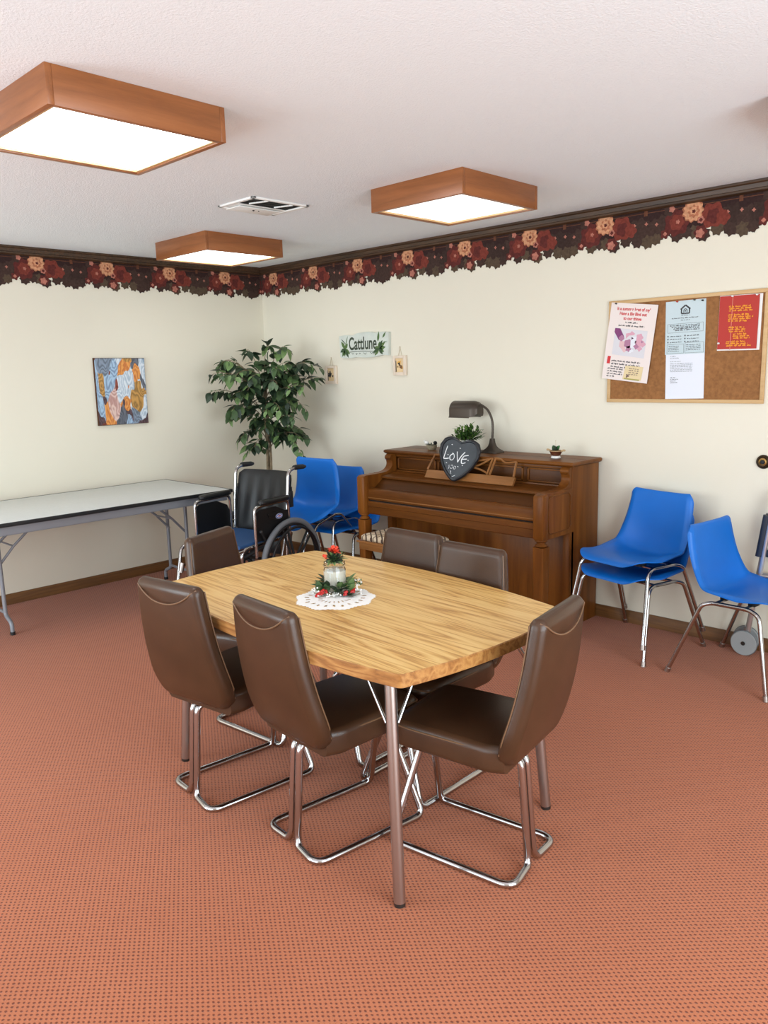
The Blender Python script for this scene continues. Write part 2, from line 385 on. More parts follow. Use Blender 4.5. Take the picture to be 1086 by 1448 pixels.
def border(name, origin, A, length, first, period):
    mb = MB(); B = Vector((0, 0, 1)); A = Vector(A); o = Vector(origin); N = A.cross(B)
    cnt = [0]
    def put(poly, mi, layer):
        cnt[0] += 1; layer = layer+.04*(cnt[0] % 23)
        poly = [(max(0, min(length, a)), b) for a, b in poly]
        mb.prism(poly, .0006, (o+N*(.0004+.0005*layer), A, B), mi)
    put([(0, 2.255), (length, 2.255), (length, H-.058), (0, H-.058)], 0, 0)
    k0 = -int((first+period)/period)-1; k = k0
    while first+k*period < length+period:
        c = first+k*period; rn = random.Random(k*13+5); k += 1
        if c < -.3 or c > length+.3: continue
        # dark foliage mass between blooms, jagged along its lower edge
        for dx, z, r in ((-.30, 2.275, .070), (-.22, 2.262, .066), (-.37, 2.280, .055), (-.16, 2.285, .06), (.165, 2.285, .05)):
            put(jag(c+dx, z, r, 9, .13, rn.random()), rn.choice((3, 9, 3)), 1)
        for dx, z, r in ((-.38, 2.234, .034), (-.31, 2.222, .034), (-.25, 2.214, .036), (-.20, 2.222, .030), (-.085, 2.226, .034), (.06, 2.215, .036), (.01, 2.234, .034), (-.03, 2.236, .03)):
            put(jag(c+dx, z, r, 7, .15, rn.random()), rn.choice((4, 3)), 2)
        put(bloom(c-.085, 2.295, .068, 7, .09), 1, 3); put(bloom(c-.085, 2.295, .04, 6, .1, 1), 2, 4); put(bloom(c-.08, 2.297, .010, 5, .2), 7, 5)
        put(bloom(c+.105, 2.305, .062, 6, .10), 2, 3); put(bloom(c+.11, 2.300, .036, 5, .1, 1), 1, 4)
        put(bloom(c+.16, 2.285, .035, 5, .12), 2, 4)
        put(bloom(c-.13, 2.365, .030, 5, .12), 3, 3); put(bloom(c-.115, 2.367, .016, 5, .14), 7, 4)
        put(bloom(c-.15, 2.243, .024, 5, .16), 1, 4); put(bloom(c-.15, 2.243, .010, 4, .14), 7, 5)
        put(bloom(c+.045, 2.228, .034, 6, .12), 1, 4); put(bloom(c+.042, 2.222, .022, 5, .16), 7, 5)
        put(bloom(c+.045, 2.290, .018, 5, .14), 7, 5); put(bloom(c+.045, 2.290, .009, 4, .12), 1, 6)
        put(bloom(c, 2.342, .056, 11, .09), 6, 5); put(bloom(c+.002, 2.342, .051, 11, .11, 1), 5, 6)
        put(bloom(c+.006, 2.338, .030, 8, .14), 6, 7); put(bloom(c+.004, 2.342, .020, 6, .16, 1), 5, 8); put(bloom(c+.006, 2.338, .009, 5, .2), 1, 9)
        for dx, z in ((-.26, 2.31), (-.33, 2.31), (-.20, 2.30)):
            put(bloom(c+dx, z, .008, 4, .3), 7, 3)
        put([(c-.275, 2.352), (c-.255, 2.352), (c-.255, 2.386), (c-.275, 2.386)], 8, 3)
    put([(0, 2.366), (length, 2.366), (length, 2.3695), (0, 2.3695)], 8, 2)
    return struct(mb.build(name, BC), 'dark floral wallpaper border with scalloped lower edge')
border('trim_3', (0, -.0002, 0), (1, 0, 0), RX, .170, .513)
border('trim_4', (.0002, RY, 0), (0, 1, 0), -RY, -RY-.379-.516*12, .516)

# ------------------------------------------------------------------ ceiling fixtures and vent
def ceiling_light(x0, y0, x1, y1, h, strength, label):
    cx, cy = (x0+x1)/2, (y0+y1)/2
    t = thing('ceiling_light', label, 'ceiling light', (cx, cy, H), 0, 'square wood framed ceiling lights')
    hx, hy, tk, zb = (x1-x0)/2, (y1-y0)/2, .02, -h
    mb = MB()
    for s in (-1, 1):
        mb.bb((-hx, s*hy-(tk if s > 0 else 0), zb), (hx, s*hy+(tk if s < 0 else 0), 0), .0015, 0)
        mb.bb((s*hx-(tk if s > 0 else 0), -hy+tk, zb), (s*hx+(tk if s < 0 else 0), hy-tk, 0), .0015, 1)
    mb.build('frame', [M['cherry'], M['cherryy']], t)
    mb = MB(); q = .012
    for s in (-1, 1):
        mb.bb((-hx+tk, s*(hy-tk)-(q if s > 0 else 0), zb+.004), (hx-tk, s*(hy-tk)+(q if s < 0 else 0), zb+.012))
        mb.bb((s*(hx-tk)-(q if s > 0 else 0), -hy+tk+q, zb+.004), (s*(hx-tk)+(q if s < 0 else 0), hy-tk-q, zb+.012))
    mb.build('inner_lip', M['lightwood'], t)
    em = mat('diffuser', S(250, 250, 246), .4, emit=(.93, .98, 1.0, 1), estr=strength, noise=None)
    MB().bb((-hx+tk, -hy+tk, zb+.012), (hx-tk, hy-tk, zb+.020)).build('diffuser', em, t)
    return t
ceiling_light(2.67, -3.23, 3.26, -2.62, .112, LAMP_L, 'large wood framed square ceiling light, glowing white, nearest to the camera')
ceiling_light(2.71, -1.37, 3.29, -.765, .112, 1.25, 'wood framed square ceiling light with dimmer panel, between table and piano wall')
ceiling_light(.66, -1.385, 1.26, -.77, .115, LAMP_L, 'wood framed square ceiling light in the far corner, touching the floral border in view')
ceiling_light(4.575, -1.31, 5.17, -.70, .112, 1.25, 'wood framed ceiling light cut off by the right edge above the cork board')
def vent():
    t = thing('ceiling_vent', 'white square ceiling air vent with dark open slots between the lights', 'vent', (2.08, -1.55, H))
    x0, x1, y0, y1 = -.155, .155, -.19, .185
    mb = MB()
    mb.bb((x0, y0, -.010), (x1, y0+.022, 0), .002); mb.bb((x0, y1-.022, -.010), (x1, y1, 0), .002)
    mb.bb((x1-.022, y0, -.010), (x1, y1, 0), .002); mb.bb((x0, y0, -.010), (x0+.02, y1, 0), .002)
    mb.build('frame', M['white'], t)
    mb = MB(); mb.bb((x0+.02, y0+.022, -.006), (-.02, y1-.022, -.001), .001)
    mb.bb((x0+.004, y0+.05, -.016), (-.03, y1-.05, -.011), .001)
    mb.build('cover_plate', M['white'], t)
    MB().bb((-.02, y0+.022, -.003), (x1-.022, y1-.022, -.001)).build('duct_shade_sheet', M['black'], t)  # black sheet stands in for the shade inside the duct
    mb = MB()
    for yy in (-.09, .075): MB().box((.07, yy, -.007), (.115, .008, .006), 0, 0, None, Matrix.Rotation(.35, 3, 'Z')).build('damper_arm', M['white'], t)
    mb = MB()
    for q in range(3): mb.bb((.01+q*.045, y0+.03, -.005), (.013+q*.045, y1-.03, -.0035))
    mb.build('grille', M['black'], t)
    MB().ball((-.07, -.02, -.017), .006).build('screw', M['darkmetal'], t); MB().ball((-.07, .015, -.017), .004).build('screw', M['darkmetal'], t)
vent()

# ------------------------------------------------------------------ dining table
TZ = .74
def dining_table():
    t = thing('dining_table', 'oak laminate dining table with bowed edges on four round metal legs', 'table', (3.57, -2.425, 0), -2.8)
    hl, hw, bl, bw, th = .682, .392, .045, .075, .042
    cor = []
    out = []
    n = 24
    def edge(p, q, bow, nrm):
        for i in range(n+1):
            s = i/n; d = 4*s*(1-s)*bow
            out.append(Vector((p[0]+(q[0]-p[0])*s+nrm[0]*d, p[1]+(q[1]-p[1])*s+nrm[1]*d, 0)))
    P = [(-hl, -hw), (hl, -hw), (hl, hw), (-hl, hw)]
    edge(P[0], P[1], bw, (0, -1)); edge(P[1], P[2], bl, (1, 0)); edge(P[2], P[3], bw, (0, 1)); edge(P[3], P[0], bl, (-1, 0))
    # round the four corners
    rad = []; k = len(out)
    pts = [out[i] for i in range(k) if (out[i]-out[i-1]).length > 1e-6]
    isC = [any((p-Vector((c[0], c[1], 0))).length < 1e-4 for c in P) for p in pts]
    poly = fillet([p for p, c in zip(pts, isC)], [.027 if c else 0 for c in isC], 6, True)
    clean = []
    for p in poly:
        if not clean or (p-clean[-1]).length > 1e-4: clean.append(p)
    if (clean[0]-clean[-1]).length < 1e-4: clean.pop()
    cx = [p.x for p in clean]; 
    def ring(s, z): return [Vector((p.x*(1-s/.7), p.y*(1-s/.45), z)) for p in clean]
    mb = MB()
    secs = [ring(.004, TZ-th), ring(0, TZ-th+.003), ring(0, TZ-.003), ring(.0025, TZ)]
    m_ = len(clean)
    mb.loft(secs, 1, cap=False)
    mb.add(secs[-1], [list(range(m_))], 0); mb.add(secs[0], [list(range(m_))[::-1]], 2)
    mb.build('tabletop', [M['oak'], M['oakedge'], M['walnutl']], t, weld=True)
    for sx, sy in ((1, -1), (1, 1), (-1, -1), (-1, 1)):
        top = Vector((sx*.575, sy*.330, TZ-th)); foot = Vector((sx*.628, sy*.364, .012))
        d = (foot-top).normalized()
        lg = MB().tube([top, foot], .0178, 20).build('leg', M['satin'], t)
        MB().tube([foot-d*.004, foot+d*.0115], .0170, 20).build('foot_cap', M['darkmetal'], lg)
        a = top+d*.150
        mb = MB()
        for ex, ey in ((-sx*.125, 0), (0, -sy*.125)):
            e = top+Vector((ex, ey, 0)); dd = (e-a).normalized()
            mb.tube([a+Vector((ex*.2, ey*.2, -.004)), a+Vector((ex*.24, ey*.24, .004)), e], .0052, 10)
        br = mb.build('leg_brace', M['chrome'], t)
        MB().box(top+Vector((-sx*.01, -sy*.01, -.003)), (.07, .07, .006), .001).build('mounting_plate', M['darkmetal'], t)
    mb = MB(); mb.bb((-.55, -.3, TZ-th-.018), (.55, -.27, TZ-th)); mb.bb((-.55, .27, TZ-th-.018), (.55, .3, TZ-th))
    mb.build('under_rail', M['walnutl'], t)
dining_table()

# ------------------------------------------------------------------ brown vinyl chairs
def sec(hw, ht, r, yc, z, axis):      # rounded rectangle section, axis 'Z' (plan) or 'Y'
    return [Vector((a, yc+b, z)) if axis == 'Z' else Vector((a, yc, z+b)) for a, b in rrect(hw, ht, r, 5)]
ZB, ZT = .395, .862
def back_c(v): return -.215-.095*v-.018*math.sin(PI*v)         # centre line of the backrest
def back_hw(v):
    base = .205-.026*v if v > .25 else .205-.0065
    base = .194-(v-.25)*.052 if v > .25 else .194
    return base
def vinyl_chair(loc, base_rz, top_rz, label):
    t = thing('dining_chair', label, 'chair', (loc[0], loc[1], 0), base_rz, 'brown vinyl dining chairs round the table')
    R = Matrix.Rotation(math.radians(top_rz-base_rz), 4, 'Z')
    # backrest
    secs = []; vs = []
    N = 30
    for i in range(N+1):
        u = i/N
        v = .5-.5*math.cos(PI*u)
        dz0 = v*(ZT-ZB); dz1 = (1-v)*(ZT-ZB)
        hw = back_hw(v); rb, rt = .105, .022
        if dz0 < rb: hw -= rb*.62*(1-math.sqrt(max(0, 1-(1-dz0/rb)**2)))
        if dz1 < rt: hw -= rt*(1-math.sqrt(max(0, 1-(1-dz1/rt)**2)))*.9
        ht = .031-.004*v
        if dz0 < .03: ht *= .35+.65*math.sqrt(max(0, 1-(1-dz0/.03)**2))
        if dz1 < .026: ht *= .30+.70*math.sqrt(max(0, 1-(1-dz1/.026)**2))
        z = ZB+v*(ZT-ZB)
        q = []
        for a, b in rrect(hw, ht, .024, 5):
            s = a/hw
            yy = back_c(v)+b+.020*(s*s)*(1-.2*v)                # slight wrap round the sitter
            q.append(Vector((a, yy, z - (0.012*(1-s*s) if v > .97 else 0))))
        secs.append(q)
    bk = MB().loft(secs, 0, R).build('backrest', M['vinyl'], t, sharp=60)
    # piping: scooped seam across the rear top, and the seam up both sides
    mb = MB(); pts = []
    for i in range(25):
        s = -1+2*i/24; z = .852-.060*(1-abs(s)**2.2); v = (z-ZB)/(ZT-ZB); hw = back_hw(v)-.008
        pts.append(Vector((s*hw, back_c(v)-(.031-.004*v)+.020*s*s*(1-.2*v)-.0005+(.016 if abs(s) > .97 else 0), z)))
    mb.tube(pts, .0026, 6, T=R)
    for s in (-1, 1):
        pts = []
        for i in range(20):
            v = .10+.86*i/19; pts.append(Vector((s*(back_hw(v)-.0012-(.012 if v < .16 else 0)), back_c(v)+.020*(1-.2*v)+.016, ZB+v*(ZT-ZB))))
        mb.tube(pts, .0024, 6, T=R)
    mb.build('piping', M['piping'], bk)
    # seat cushion
    secs = []; N = 22
    for i in range(N+1):
        u = i/N; y = -.205+u*.410
        hw = .188-.008*u; ht = .044
        d1 = (1-u)*.410; d0 = u*.410
        if d1 < .07: hw -= .045*(1-math.sqrt(max(0, 1-(1-d1/.07)**2)))
        if d1 < .04: ht *= .4+.6*math.sqrt(max(0, 1-(1-d1/.04)**2))
        if d0 < .05: hw -= .02*(1-d0/.05)
        q = []
        for a, b in rrect(hw, ht, .022, 5):
            s = a/hw; dome = .012*(1-s*s)*math.sin(PI*min(1, max(0, u)))
            q.append(Vector((a, y, .418+b+(dome if b > 0 else 0))))
        secs.append(q)
    st = MB().loft(secs, 0, R).build('seat', M['vinyl'], t, sharp=60)
    ring = [(-.178, -.17), (-.184, 0), (-.178, .15), (-.150, .192), (0, .200), (.150, .192), (.178, .15), (.184, 0), (.178, -.17)]
    mb = MB(); mb.tube([Vector((p.x, p.y, .447)) for p in crv([(a, b, 0) for a, b in ring], 6)], .0028, 6, T=R)
    mb.build('piping', M['piping'], st)
    # two mirrored bent tubes: twin rear posts, floor rails, raked front posts
    for s in (-1, 1):
        z0 = .0125
        P = [(s*.018, -.02, .362), (s*.018, -.19, .362), (s*.019, -.215, .03+z0), (s*.030, -.222, z0), (s*.152, -.232, z0), (s*.152, .215, z0), (s*.020, .160, .362), (s*.020, .02, .362)]
        mb = MB(); mb.tube(fillet(P, [0, .035, .02, .03, .05, .035, .035, 0], 6), .0120, 12)
        mb.build('sled_tube', M['chrome'], t)
    mb = MB(); mb.lathe([(.03, .352), (.062, .356), (.07, .366), (.07, .374), (.02, .375)], 24); mb.box((0, 0, .372), (.16, .30, .006), .002)
    mb.build('swivel_bracket', M['chrome'], t)
    return t
vinyl_chair((3.746, -2.62), -8, -4, 'brown vinyl chair on the near long side, back turned, closer to the nearest table leg')
vinyl_chair((3.225, -2.675), -7, 8, 'brown vinyl chair on the long side, back turned, farther left by the open carpet')
vinyl_chair((4.142, -2.431), 98, 99, 'brown vinyl chair at the right end of the table, pulled out with its seat showing')
vinyl_chair((2.925, -2.30), -85, -71, 'brown vinyl chair at the far left end of the table, before the wheelchair')
vinyl_chair((3.745, -2.19), 180, 180, 'brown vinyl chair on the piano side of the table, nearer the right end')
vinyl_chair((3.375, -2.13), 180, 180, 'brown vinyl chair on the piano side of the table, before the padded bench')

# ------------------------------------------------------------------ centrepiece on the table
def doily():
    c = Vector((3.555, -2.468, TZ+.0006)); k = 220; out = []; inn = []
    def rad(a): return .138+.006*math.sin(9*a)+.0035*abs(math.sin(27*a))*2
    mb = MB(); V = []; F = []
    nr = 9
    for j in range(nr+1):
        for i in range(k):
            a = 2*PI*i/k; r = rad(a)*(j/nr if j else .02); z = .0012+.0007*math.sin(5*a+3*j)*(j/nr)+.0004
            if j == nr: z = .0002
            V.append(c+Vector((math.cos(a)*r, math.sin(a)*r, z)))
    for j in range(nr):
        for i in range(k):
            if j in (5, 6) and (i//5) % 2 == 0 and (i % 5) in (1, 2, 3) and j == 6: continue   # eyelet holes
            if j == 3 and (i % 10) in (0, 1, 2): continue
            F.append([j*k+i, j*k+(i+1) % k, (j+1)*k+(i+1) % k, (j+1)*k+i])
    mb.add(V, F)
    tag(mb.build('doily', M['lace']), 'white scalloped lace doily under the candle jar on the table', 'doily')
doily()
def leaf_shape(mb, base, d, up, L, W, mi, fold=.25, droop=.2, n=5):
    d = Vector(d).normalized(); up = Vector(up); side = d.cross(up)
    side = side.normalized() if side.length > 1e-4 else d.orthogonal().normalized(); nn = side.cross(d).normalized()
    V = []; F = []
    for i in range(n+1):
        s = i/n; w_ = W*.5*math.sin(PI*min(1, s**.8))**.9 if 0 < i < n else .0008
        c = Vector(base)+d*(L*s)-nn*(droop*L*s*s)
        V += [c-side*w_+nn*(fold*w_), c, c+side*w_+nn*(fold*w_)]
    for i in range(n):
        a = 3*i; F += [[a, a+1, a+4, a+3], [a+1, a+2, a+5, a+4]]
    mb.add(V, F, mi)
JC = Vector((3.497, -2.414, TZ+.002))
def candle():
    t = thing('candle_jar', 'glass jar candle with cream wax and a red flowered green topper', 'candle', JC)
    R = .0415
    mb = MB()
    mb.lathe([(.001, .002), (R-.004, .002), (R, .008), (R, .088), (R-.003, .094), (R-.0045, .098), (R-.0045, .101), (R-.002, .103), (R-.002, .117), (R-.005, .118),
              (R-.0055, .104), (R-.0075, .099), (R-.0035, .09), (R-.0028, .010), (R-.006, .006), (.001, .006)], 40, cap=False)
    mb.build('jar', M['glass'], t, weld=True)
    MB().lathe([(.001, .0065), (R-.006, .0065), (R-.0032, .011), (R-.0032, .082), (R-.006, .0845), (.004, .083)], 32).build('wax', M['wax'], t)
    MB().lathe([(R+.0008, .102), (R+.0008, .106), (R-.001, .1065)], 32, cap=False).build('lid_band', M['glass'], t)
    rn = random.Random(3); mb = MB()
    MBk = MB(); MBk.lathe([(.02, .117), (.034, .118), (.030, .123), (.01, .126)], 20); 
    for i in range(60):
        a = rn.uniform(0, 2*PI); e = rn.uniform(.2, 1.4); r = rn.uniform(0, .022)
        leaf_shape(MBk, (r*math.cos(a), r*math.sin(a), .120+rn.uniform(0, .022)*(1-r/.03)), (math.cos(a)*math.cos(e), math.sin(a)*math.cos(e), math.sin(e)), (0, 0, 1), rn.uniform(.020, .036), .015, rn.choice((0, 0, 1, 2)))
    for a in (-.9, -.3, .4):
        leaf_shape(MBk, (.01*math.cos(a), .01*math.sin(a)-.01, .122), (math.cos(a), math.sin(a)-.4, .05), (0, 0, 1), .045, .014, 2)
    MBk.build('topper_leaves', [M['leaf1'], M['leaf2'], M['leaf3']], t)
    mb = MB()
    for i in range(26):
        a = rn.uniform(0, 2*PI); r = rn.uniform(0, .011)
        leaf_shape(mb, (r*math.cos(a)+.002, r*math.sin(a), .148+rn.uniform(0, .014)), (math.cos(a), math.sin(a), rn.uniform(.1, 1.3)), (0, 0, 1), .020, .015, 0)
    for i in range(7): mb.ball((rn.uniform(-.006, .012), rn.uniform(-.006, .006), .164+rn.uniform(0, .018)), .005, 0, sub=1)
    mb.build('red_flower', M['coral'], t)
    mb = MB(); q = Vector((-.018, -.030, .138))
    for i in range(8): mb.ball(q+Vector((rn.uniform(-.009, .009), rn.uniform(-.007, .007), rn.uniform(-.004, .004))), .006, 0, sub=1)
    mb.build('berry', M['coral'], t)
candle()
def candle_ring():
    t = thing('candle_ring', 'artificial garland of leaves, red berries and white buds round the jar base', 'garland', JC+Vector((0, 0, 0)))
    rn = random.Random(11)
    tw = MB(); tw.torus(.053, .004, (0, 0, .006), 'Z', 40, 8); tw.build('twig_ring', M['bark'], t)
    mb = MB()
    camd = Vector((.75, -.66, 0))
    for i in range(64):
        a = rn.uniform(0, 2*PI); u = Vector((math.cos(a), math.sin(a), 0)); f = u.dot(camd)
        if f < -.2 and rn.random() < .5: continue
        leaf_shape(mb, u*.050+Vector((0, 0, .012+rn.uniform(0, .016))), u*rn.uniform(.5, 1)+Vector((-u.y, u.x, 0))*rn.uniform(-.9, .9)+Vector((0, 0, rn.uniform(.25, 1.3))), (0, 0, 1), rn.uniform(.032, .058), rn.uniform(.016, .026), rn.choice((0, 0, 1, 1, 2)))
    side = Vector((camd.y, -camd.x, 0)) * -1      # image right
    for s, h, L in ((-.058, .012, .05), (-.030, .012, .042), (.052, .012, .058)):
        leaf_shape(mb, camd*.045+side*s+Vector((0, 0, h)), Vector((0, 0, 1))+side*(.25 if s > 0 else -.1)+camd*.2, -camd, L, .028, 1 if s < 0 else 2, .15, .05)
    for a in (.2, .6, -.5):
        leaf_shape(mb, camd*.06+side*.02+Vector((0, 0, .006)), side*1+camd*a+Vector((0, 0, .03)), (0, 0, 1), .065, .016, 0, .2, .02)
    mb.build('leaves', [M['leaf1'], M['leaf2'], M['leaf3']], t)
    for s, d, n in ((-.052, .062, 16), (.038, .080, 7), (.062, .066, 6)):
        mb = MB(); c = camd*d+side*s+Vector((0, 0, .016))
        for i in range(n):
            q = (i/n-.5)*.036 if n > 10 else rn.uniform(-.006, .006)
            mb.ball(c+side*q+Vector((rn.uniform(-.004, .004), rn.uniform(-.004, .004), q*.45+rn.uniform(-.005, .006))), .0062, 0, sub=1)
        mb.build('berry_cluster', M['red'], t)
    mb = MB()
    for i in range(46):
        s = rn.choice((-.075, -.02, 0, .01, .085)); c = camd*rn.uniform(.06, .085)+side*(s+rn.uniform(-.014, .014))
        mb.ball(c+Vector((0, 0, .006+rn.uniform(0, .012)+(.028*rn.random() if abs(s) > .05 else 0))), rn.uniform(.0022, .004), 0, sub=1)
    mb.build('white_buds', M['lace'], t)
    mb = MB(); c = camd*.072+side*.010+Vector((0, 0, .018))
    for i in range(70):
        a = rn.uniform(0, 2*PI); e = rn.uniform(-.2, 1.4); d = Vector((math.cos(a)*math.cos(e), math.sin(a)*math.cos(e), math.sin(e)))
        mb.tube([c, c+d*rn.uniform(.016, .028)], [.001, .0003], 4)
    mb.build('pine_sprig', M['leaf1'], t)
    mb = MB()
    for i in range(22):
        c = camd*.03+side*(.085+rn.uniform(-.012, .012))+Vector((0, 0, .026+rn.uniform(0, .022)))
        leaf_shape(mb, c, (rn.uniform(-1, 1), rn.uniform(-1, 1), rn.uniform(.2, 1)), (0, 0, 1), .015, .008, rn.choice((0, 0, 1)))
    mb.tube([camd*.04+side*.05+Vector((0, 0, .008)), camd*.035+side*.085+Vector((0, 0, .04))], .0012, 5)
    mb.build('flower_sprig', [M['leaf3'], M['lace']], t)
candle_ring()

# ------------------------------------------------------------------ long folding table
def folding_table():
    t = thing('folding_table', 'long grey folding table with black edging against the left wall', 'table', (.49, -2.30, 0))
    x0, x1, y0, y1 = .03, .945, -3.55, -1.085
    MB().bb((x0+.004, y0+.004, TZ-.022), (x1-.004, y1-.004, TZ), .002).build('tabletop', M['greylam'], t, True)
    mb = MB(); zc = TZ-.011
    pts = [Vector((x0, y0, zc)), Vector((x1, y0, zc)), Vector((x1, y1, zc)), Vector((x0, y1, zc))]
    for a, b in zip(pts, pts[1:]+pts[:1]):
        mb.box((a+b)/2, (abs(b.x-a.x)+.012, abs(b.y-a.y)+.012, .024), .004)
    mb.build('edge_band', M['blackrub'], t, True)
    mb = MB(); zt = TZ-.022
    mb.bb((x1-.028, y0+.03, zt-.055), (x1-.022, y1-.03, zt)); mb.bb((x1-.05, y0+.03, zt-.055), (x1-.022, y1-.03, zt-.050))
    mb.bb((x0+.022, y0+.03, zt-.055), (x0+.028, y1-.03, zt)); mb.bb((x0+.022, y0+.03, zt-.055), (x0+.05, y1-.03, zt-.050))
    mb.bb((x0+.028, y1-.036, zt-.055), (x1-.028, y1-.03, zt)); mb.bb((x0+.028, y0+.03, zt-.055), (x1-.028, y0+.036, zt))
    mb.build('apron', M['steelgrey'], t, True)
    for yy, inn in ((-2.60, 1), (-1.28, -1)):
        mb = MB()
        for px, fx in ((.62, .705), (.36, .275)):
            P = [(px, yy, zt-.03), (px, yy, .115), (px+(fx-px)*.25, yy, .10), (fx, yy, .075), (fx, yy, .012)]
            mb.tube(fillet(P, [0, .04, .03, .04, 0], 5), .0125, 12)
        mb.tube([(.36, yy, .125), (.62, yy, .125)], .010, 10); mb.tube([(.36, yy, zt-.06), (.62, yy, zt-.06)], .010, 10)
        lg = mb.build('leg', M['steelgrey'], t, True)
        for fx in (.705, .275):
            MB().tube([(fx, yy, .02), (fx, yy, 0)], .0150, 12).build('foot_cap', M['blackrub'], t, True)
        mb = MB()
        for px in (.60, .38):
            mb.tube([(px, yy, .42), (px, yy+inn*.10, .53), (px, yy+inn*.26, zt-.05)], .0085, 8)
        mb.tube([(.38, yy+inn*.10, .53), (.60, yy+inn*.10, .53)], .006, 8)
        mb.build('folding_brace', M['steelgrey'], t, True)
folding_table()

# ------------------------------------------------------------------ wheelchair
def wheelchair():
    t = thing('wheelchair', 'black folding wheelchair with chrome frame parked between table and ficus', 'wheelchair', (1.33, -1.17, 0), 191.5)
    for s in (-1, 1):
        wx = s*.30; wz = .305
        wh = MB().torus(.287, .018, (wx, 0, wz), 'X', 64, 14).build('rear_wheel', M['tyre'], t)
        mb = MB(); mb.torus(.262, .011, (wx, 0, wz), 'X', 64, 10)
        for k in range(6):
            a = 2*PI*k/6+.3; u = Vector((0, math.cos(a), math.sin(a))); v = Vector((0, -math.sin(a), math.cos(a))); c = Vector((wx, 0, wz))
            for q in (-1, 1): mb.tube([c+u*.03+v*.012*q+Vector((s*.02, 0, 0)), c+u*.256+v*.024*q], [.009, .007], 8)
        mb.build('rim', M['blackrub'], wh)
        MB().torus(.245, .0085, (wx+s*.036, 0, wz), 'X', 64, 10).build('hand_rim', M['blackvin'], wh)
        mb = MB(); mb.tube([(wx-s*.035, 0, wz), (wx+s*.032, 0, wz)], .032, 20); mb.tube([(wx+s*.03, 0, wz), (wx+s*.038, 0, wz)], .014, 12)
        mb.build('hub', M['darkmetal'], wh)
        # caster
        cx, cy = s*.235, .40
        ca = MB().torus(.080, .016, (cx, cy, .096), 'X', 36, 10).build('caster', M['tyre'], t)
        mb = MB(); mb.tube([(cx-.012, cy, .096), (cx+.012, cy, .096)], .062, 24); mb.build('caster_hub', M['blackrub'], ca)
        mb = MB()
        for q in (-1, 1): mb.tube(fillet([(cx+q*.024, cy, .096), (cx+q*.024, cy-.01, .205), (cx, cy-.03, .215)], .015, 4), .006, 8)
        mb.tube([(cx, cy-.035, .20), (cx, cy-.035, .29)], .013, 10); mb.build('caster_fork', M['blackrub'], ca)
        # side frame
        mb = MB(); x = s*.235; r = .0115
        mb.tube(fillet([(x, .0, .20), (x, .40, .20), (x, .41, .47), (x, -.02, .475)], .06, 6), r, 12)
        mb.tube([(x, -.02, .19), (x, -.055, .70)], r, 12); mb.tube(fillet([(x, -.055, .70), (x, -.08, .905), (x, -.15, .925), (x, -.24, .92)], .04, 6), r, 12)
        mb.build('side_frame', M['chrome'], t)
        MB().tube([(x, -.14, .9245), (x, -.155, .9242), (x, -.24, .92), (x, -.262, .919)], [.015, .0175, .0165, .010], 12).build('push_handle', M['blackrub'], t)
        # arm
        ax = s*.262
        mb = MB(); mb.tube(fillet([(ax, .30, .40), (ax, .30, .715), (ax, .25, .725), (ax, -.03, .725), (ax, -.035, .46)], [0, .05, .03, .04, 0], 6), .0105, 12)
        ar = mb.build('armrest', M['chrome'], t)
        q = [Vector((ax+a, yy, .742+b)) for yy in (0,) for a, b in rrect(.026, .017, .014, 5)]
        secs = []
        for yy, k in ((-.035, .5), (-.025, .9), (0, 1), (.20, 1), (.235, .9), (.252, .5)):
            secs.append([Vector((ax+a*k, yy, .743+b*k)) for a, b in rrect(.027, .017, .014, 5)])
        MB().loft(secs).build('arm_pad', M['blackvin'], ar, sharp=60)
        poly = [(-.03, .50), (.285, .50), (.285, .69), (.26, .702), (.10, .702), (.0, .66), (-.03, .60)]
        mb = MB(); mb.prism(poly, .006, ((ax-.003, 0, 0), (0, 1, 0), (0, 0, 1)), 0); sp = mb.build('side_panel', M['blackvin'], ar)
        if s < 0:
            mb = MB(); o = Vector((ax-.0045, .085, .635))
            # raised flap with the oval maker's badge
            mb.prism([(-.10, .03), (.10, .03), (.09, .005), (-.03, -.035), (-.10, -.03)], -.004, (o, (0, 1, 0), (0, 0, 1)), 0)
            mb.prism([(.034*math.cos(2*PI*i/32)-.01, .0165*math.sin(2*PI*i/32)) for i in range(32)], -.0012, (o-Vector((.004, 0, 0)), (0, 1, 0), (0, 0, 1)), 1)
            mb.prism([(.031*math.cos(2*PI*i/32)-.01, .014*math.sin(2*PI*i/32)) for i in range(32)], -.0012, (o-Vector((.0052, 0, 0)), (0, 1, 0), (0, 0, 1)), 2)
            mb.prism([(.024*math.cos(2*PI*i/32)-.01, .0085*math.sin(2*PI*i/32)) for i in range(32)], -.001, (o-Vector((.0064, 0, 0)), (0, 1, 0), (0, 0, 1)), 1)
            mb.prism([(.016*math.cos(2*PI*i/24)-.01, .0045*math.sin(2*PI*i/24)) for i in range(24)], -.001, (o-Vector((.0074, 0, 0)), (0, 1, 0), (0, 0, 1)), 3)
            mb.build('badge', [M['blackvin'], mat('badge_white', S(210, 214, 226), .5), mat('badge_blue', S(36, 56, 150), .4), mat('badge_red', S(150, 34, 44), .5)], sp)
        # footrest
        fx = s*.205
        mb = MB(); mb.tube(fillet([(fx+s*.03, .40, .46), (fx+s*.03, .47, .455), (fx, .555, .19), (fx, .575, .13)], .05, 6), .0115, 12)
        fr = mb.build('footrest_hanger', M['chrome'], t)
        MB().tube([(fx, .495, .36), (fx, .515, .30)], .017, 12).build('clamp', M['satin'], fr); MB().tube([(fx, .562, .17), (fx, .580, .105)], .0145, 12).build('clamp', M['satin'], fr)
        mb = MB()
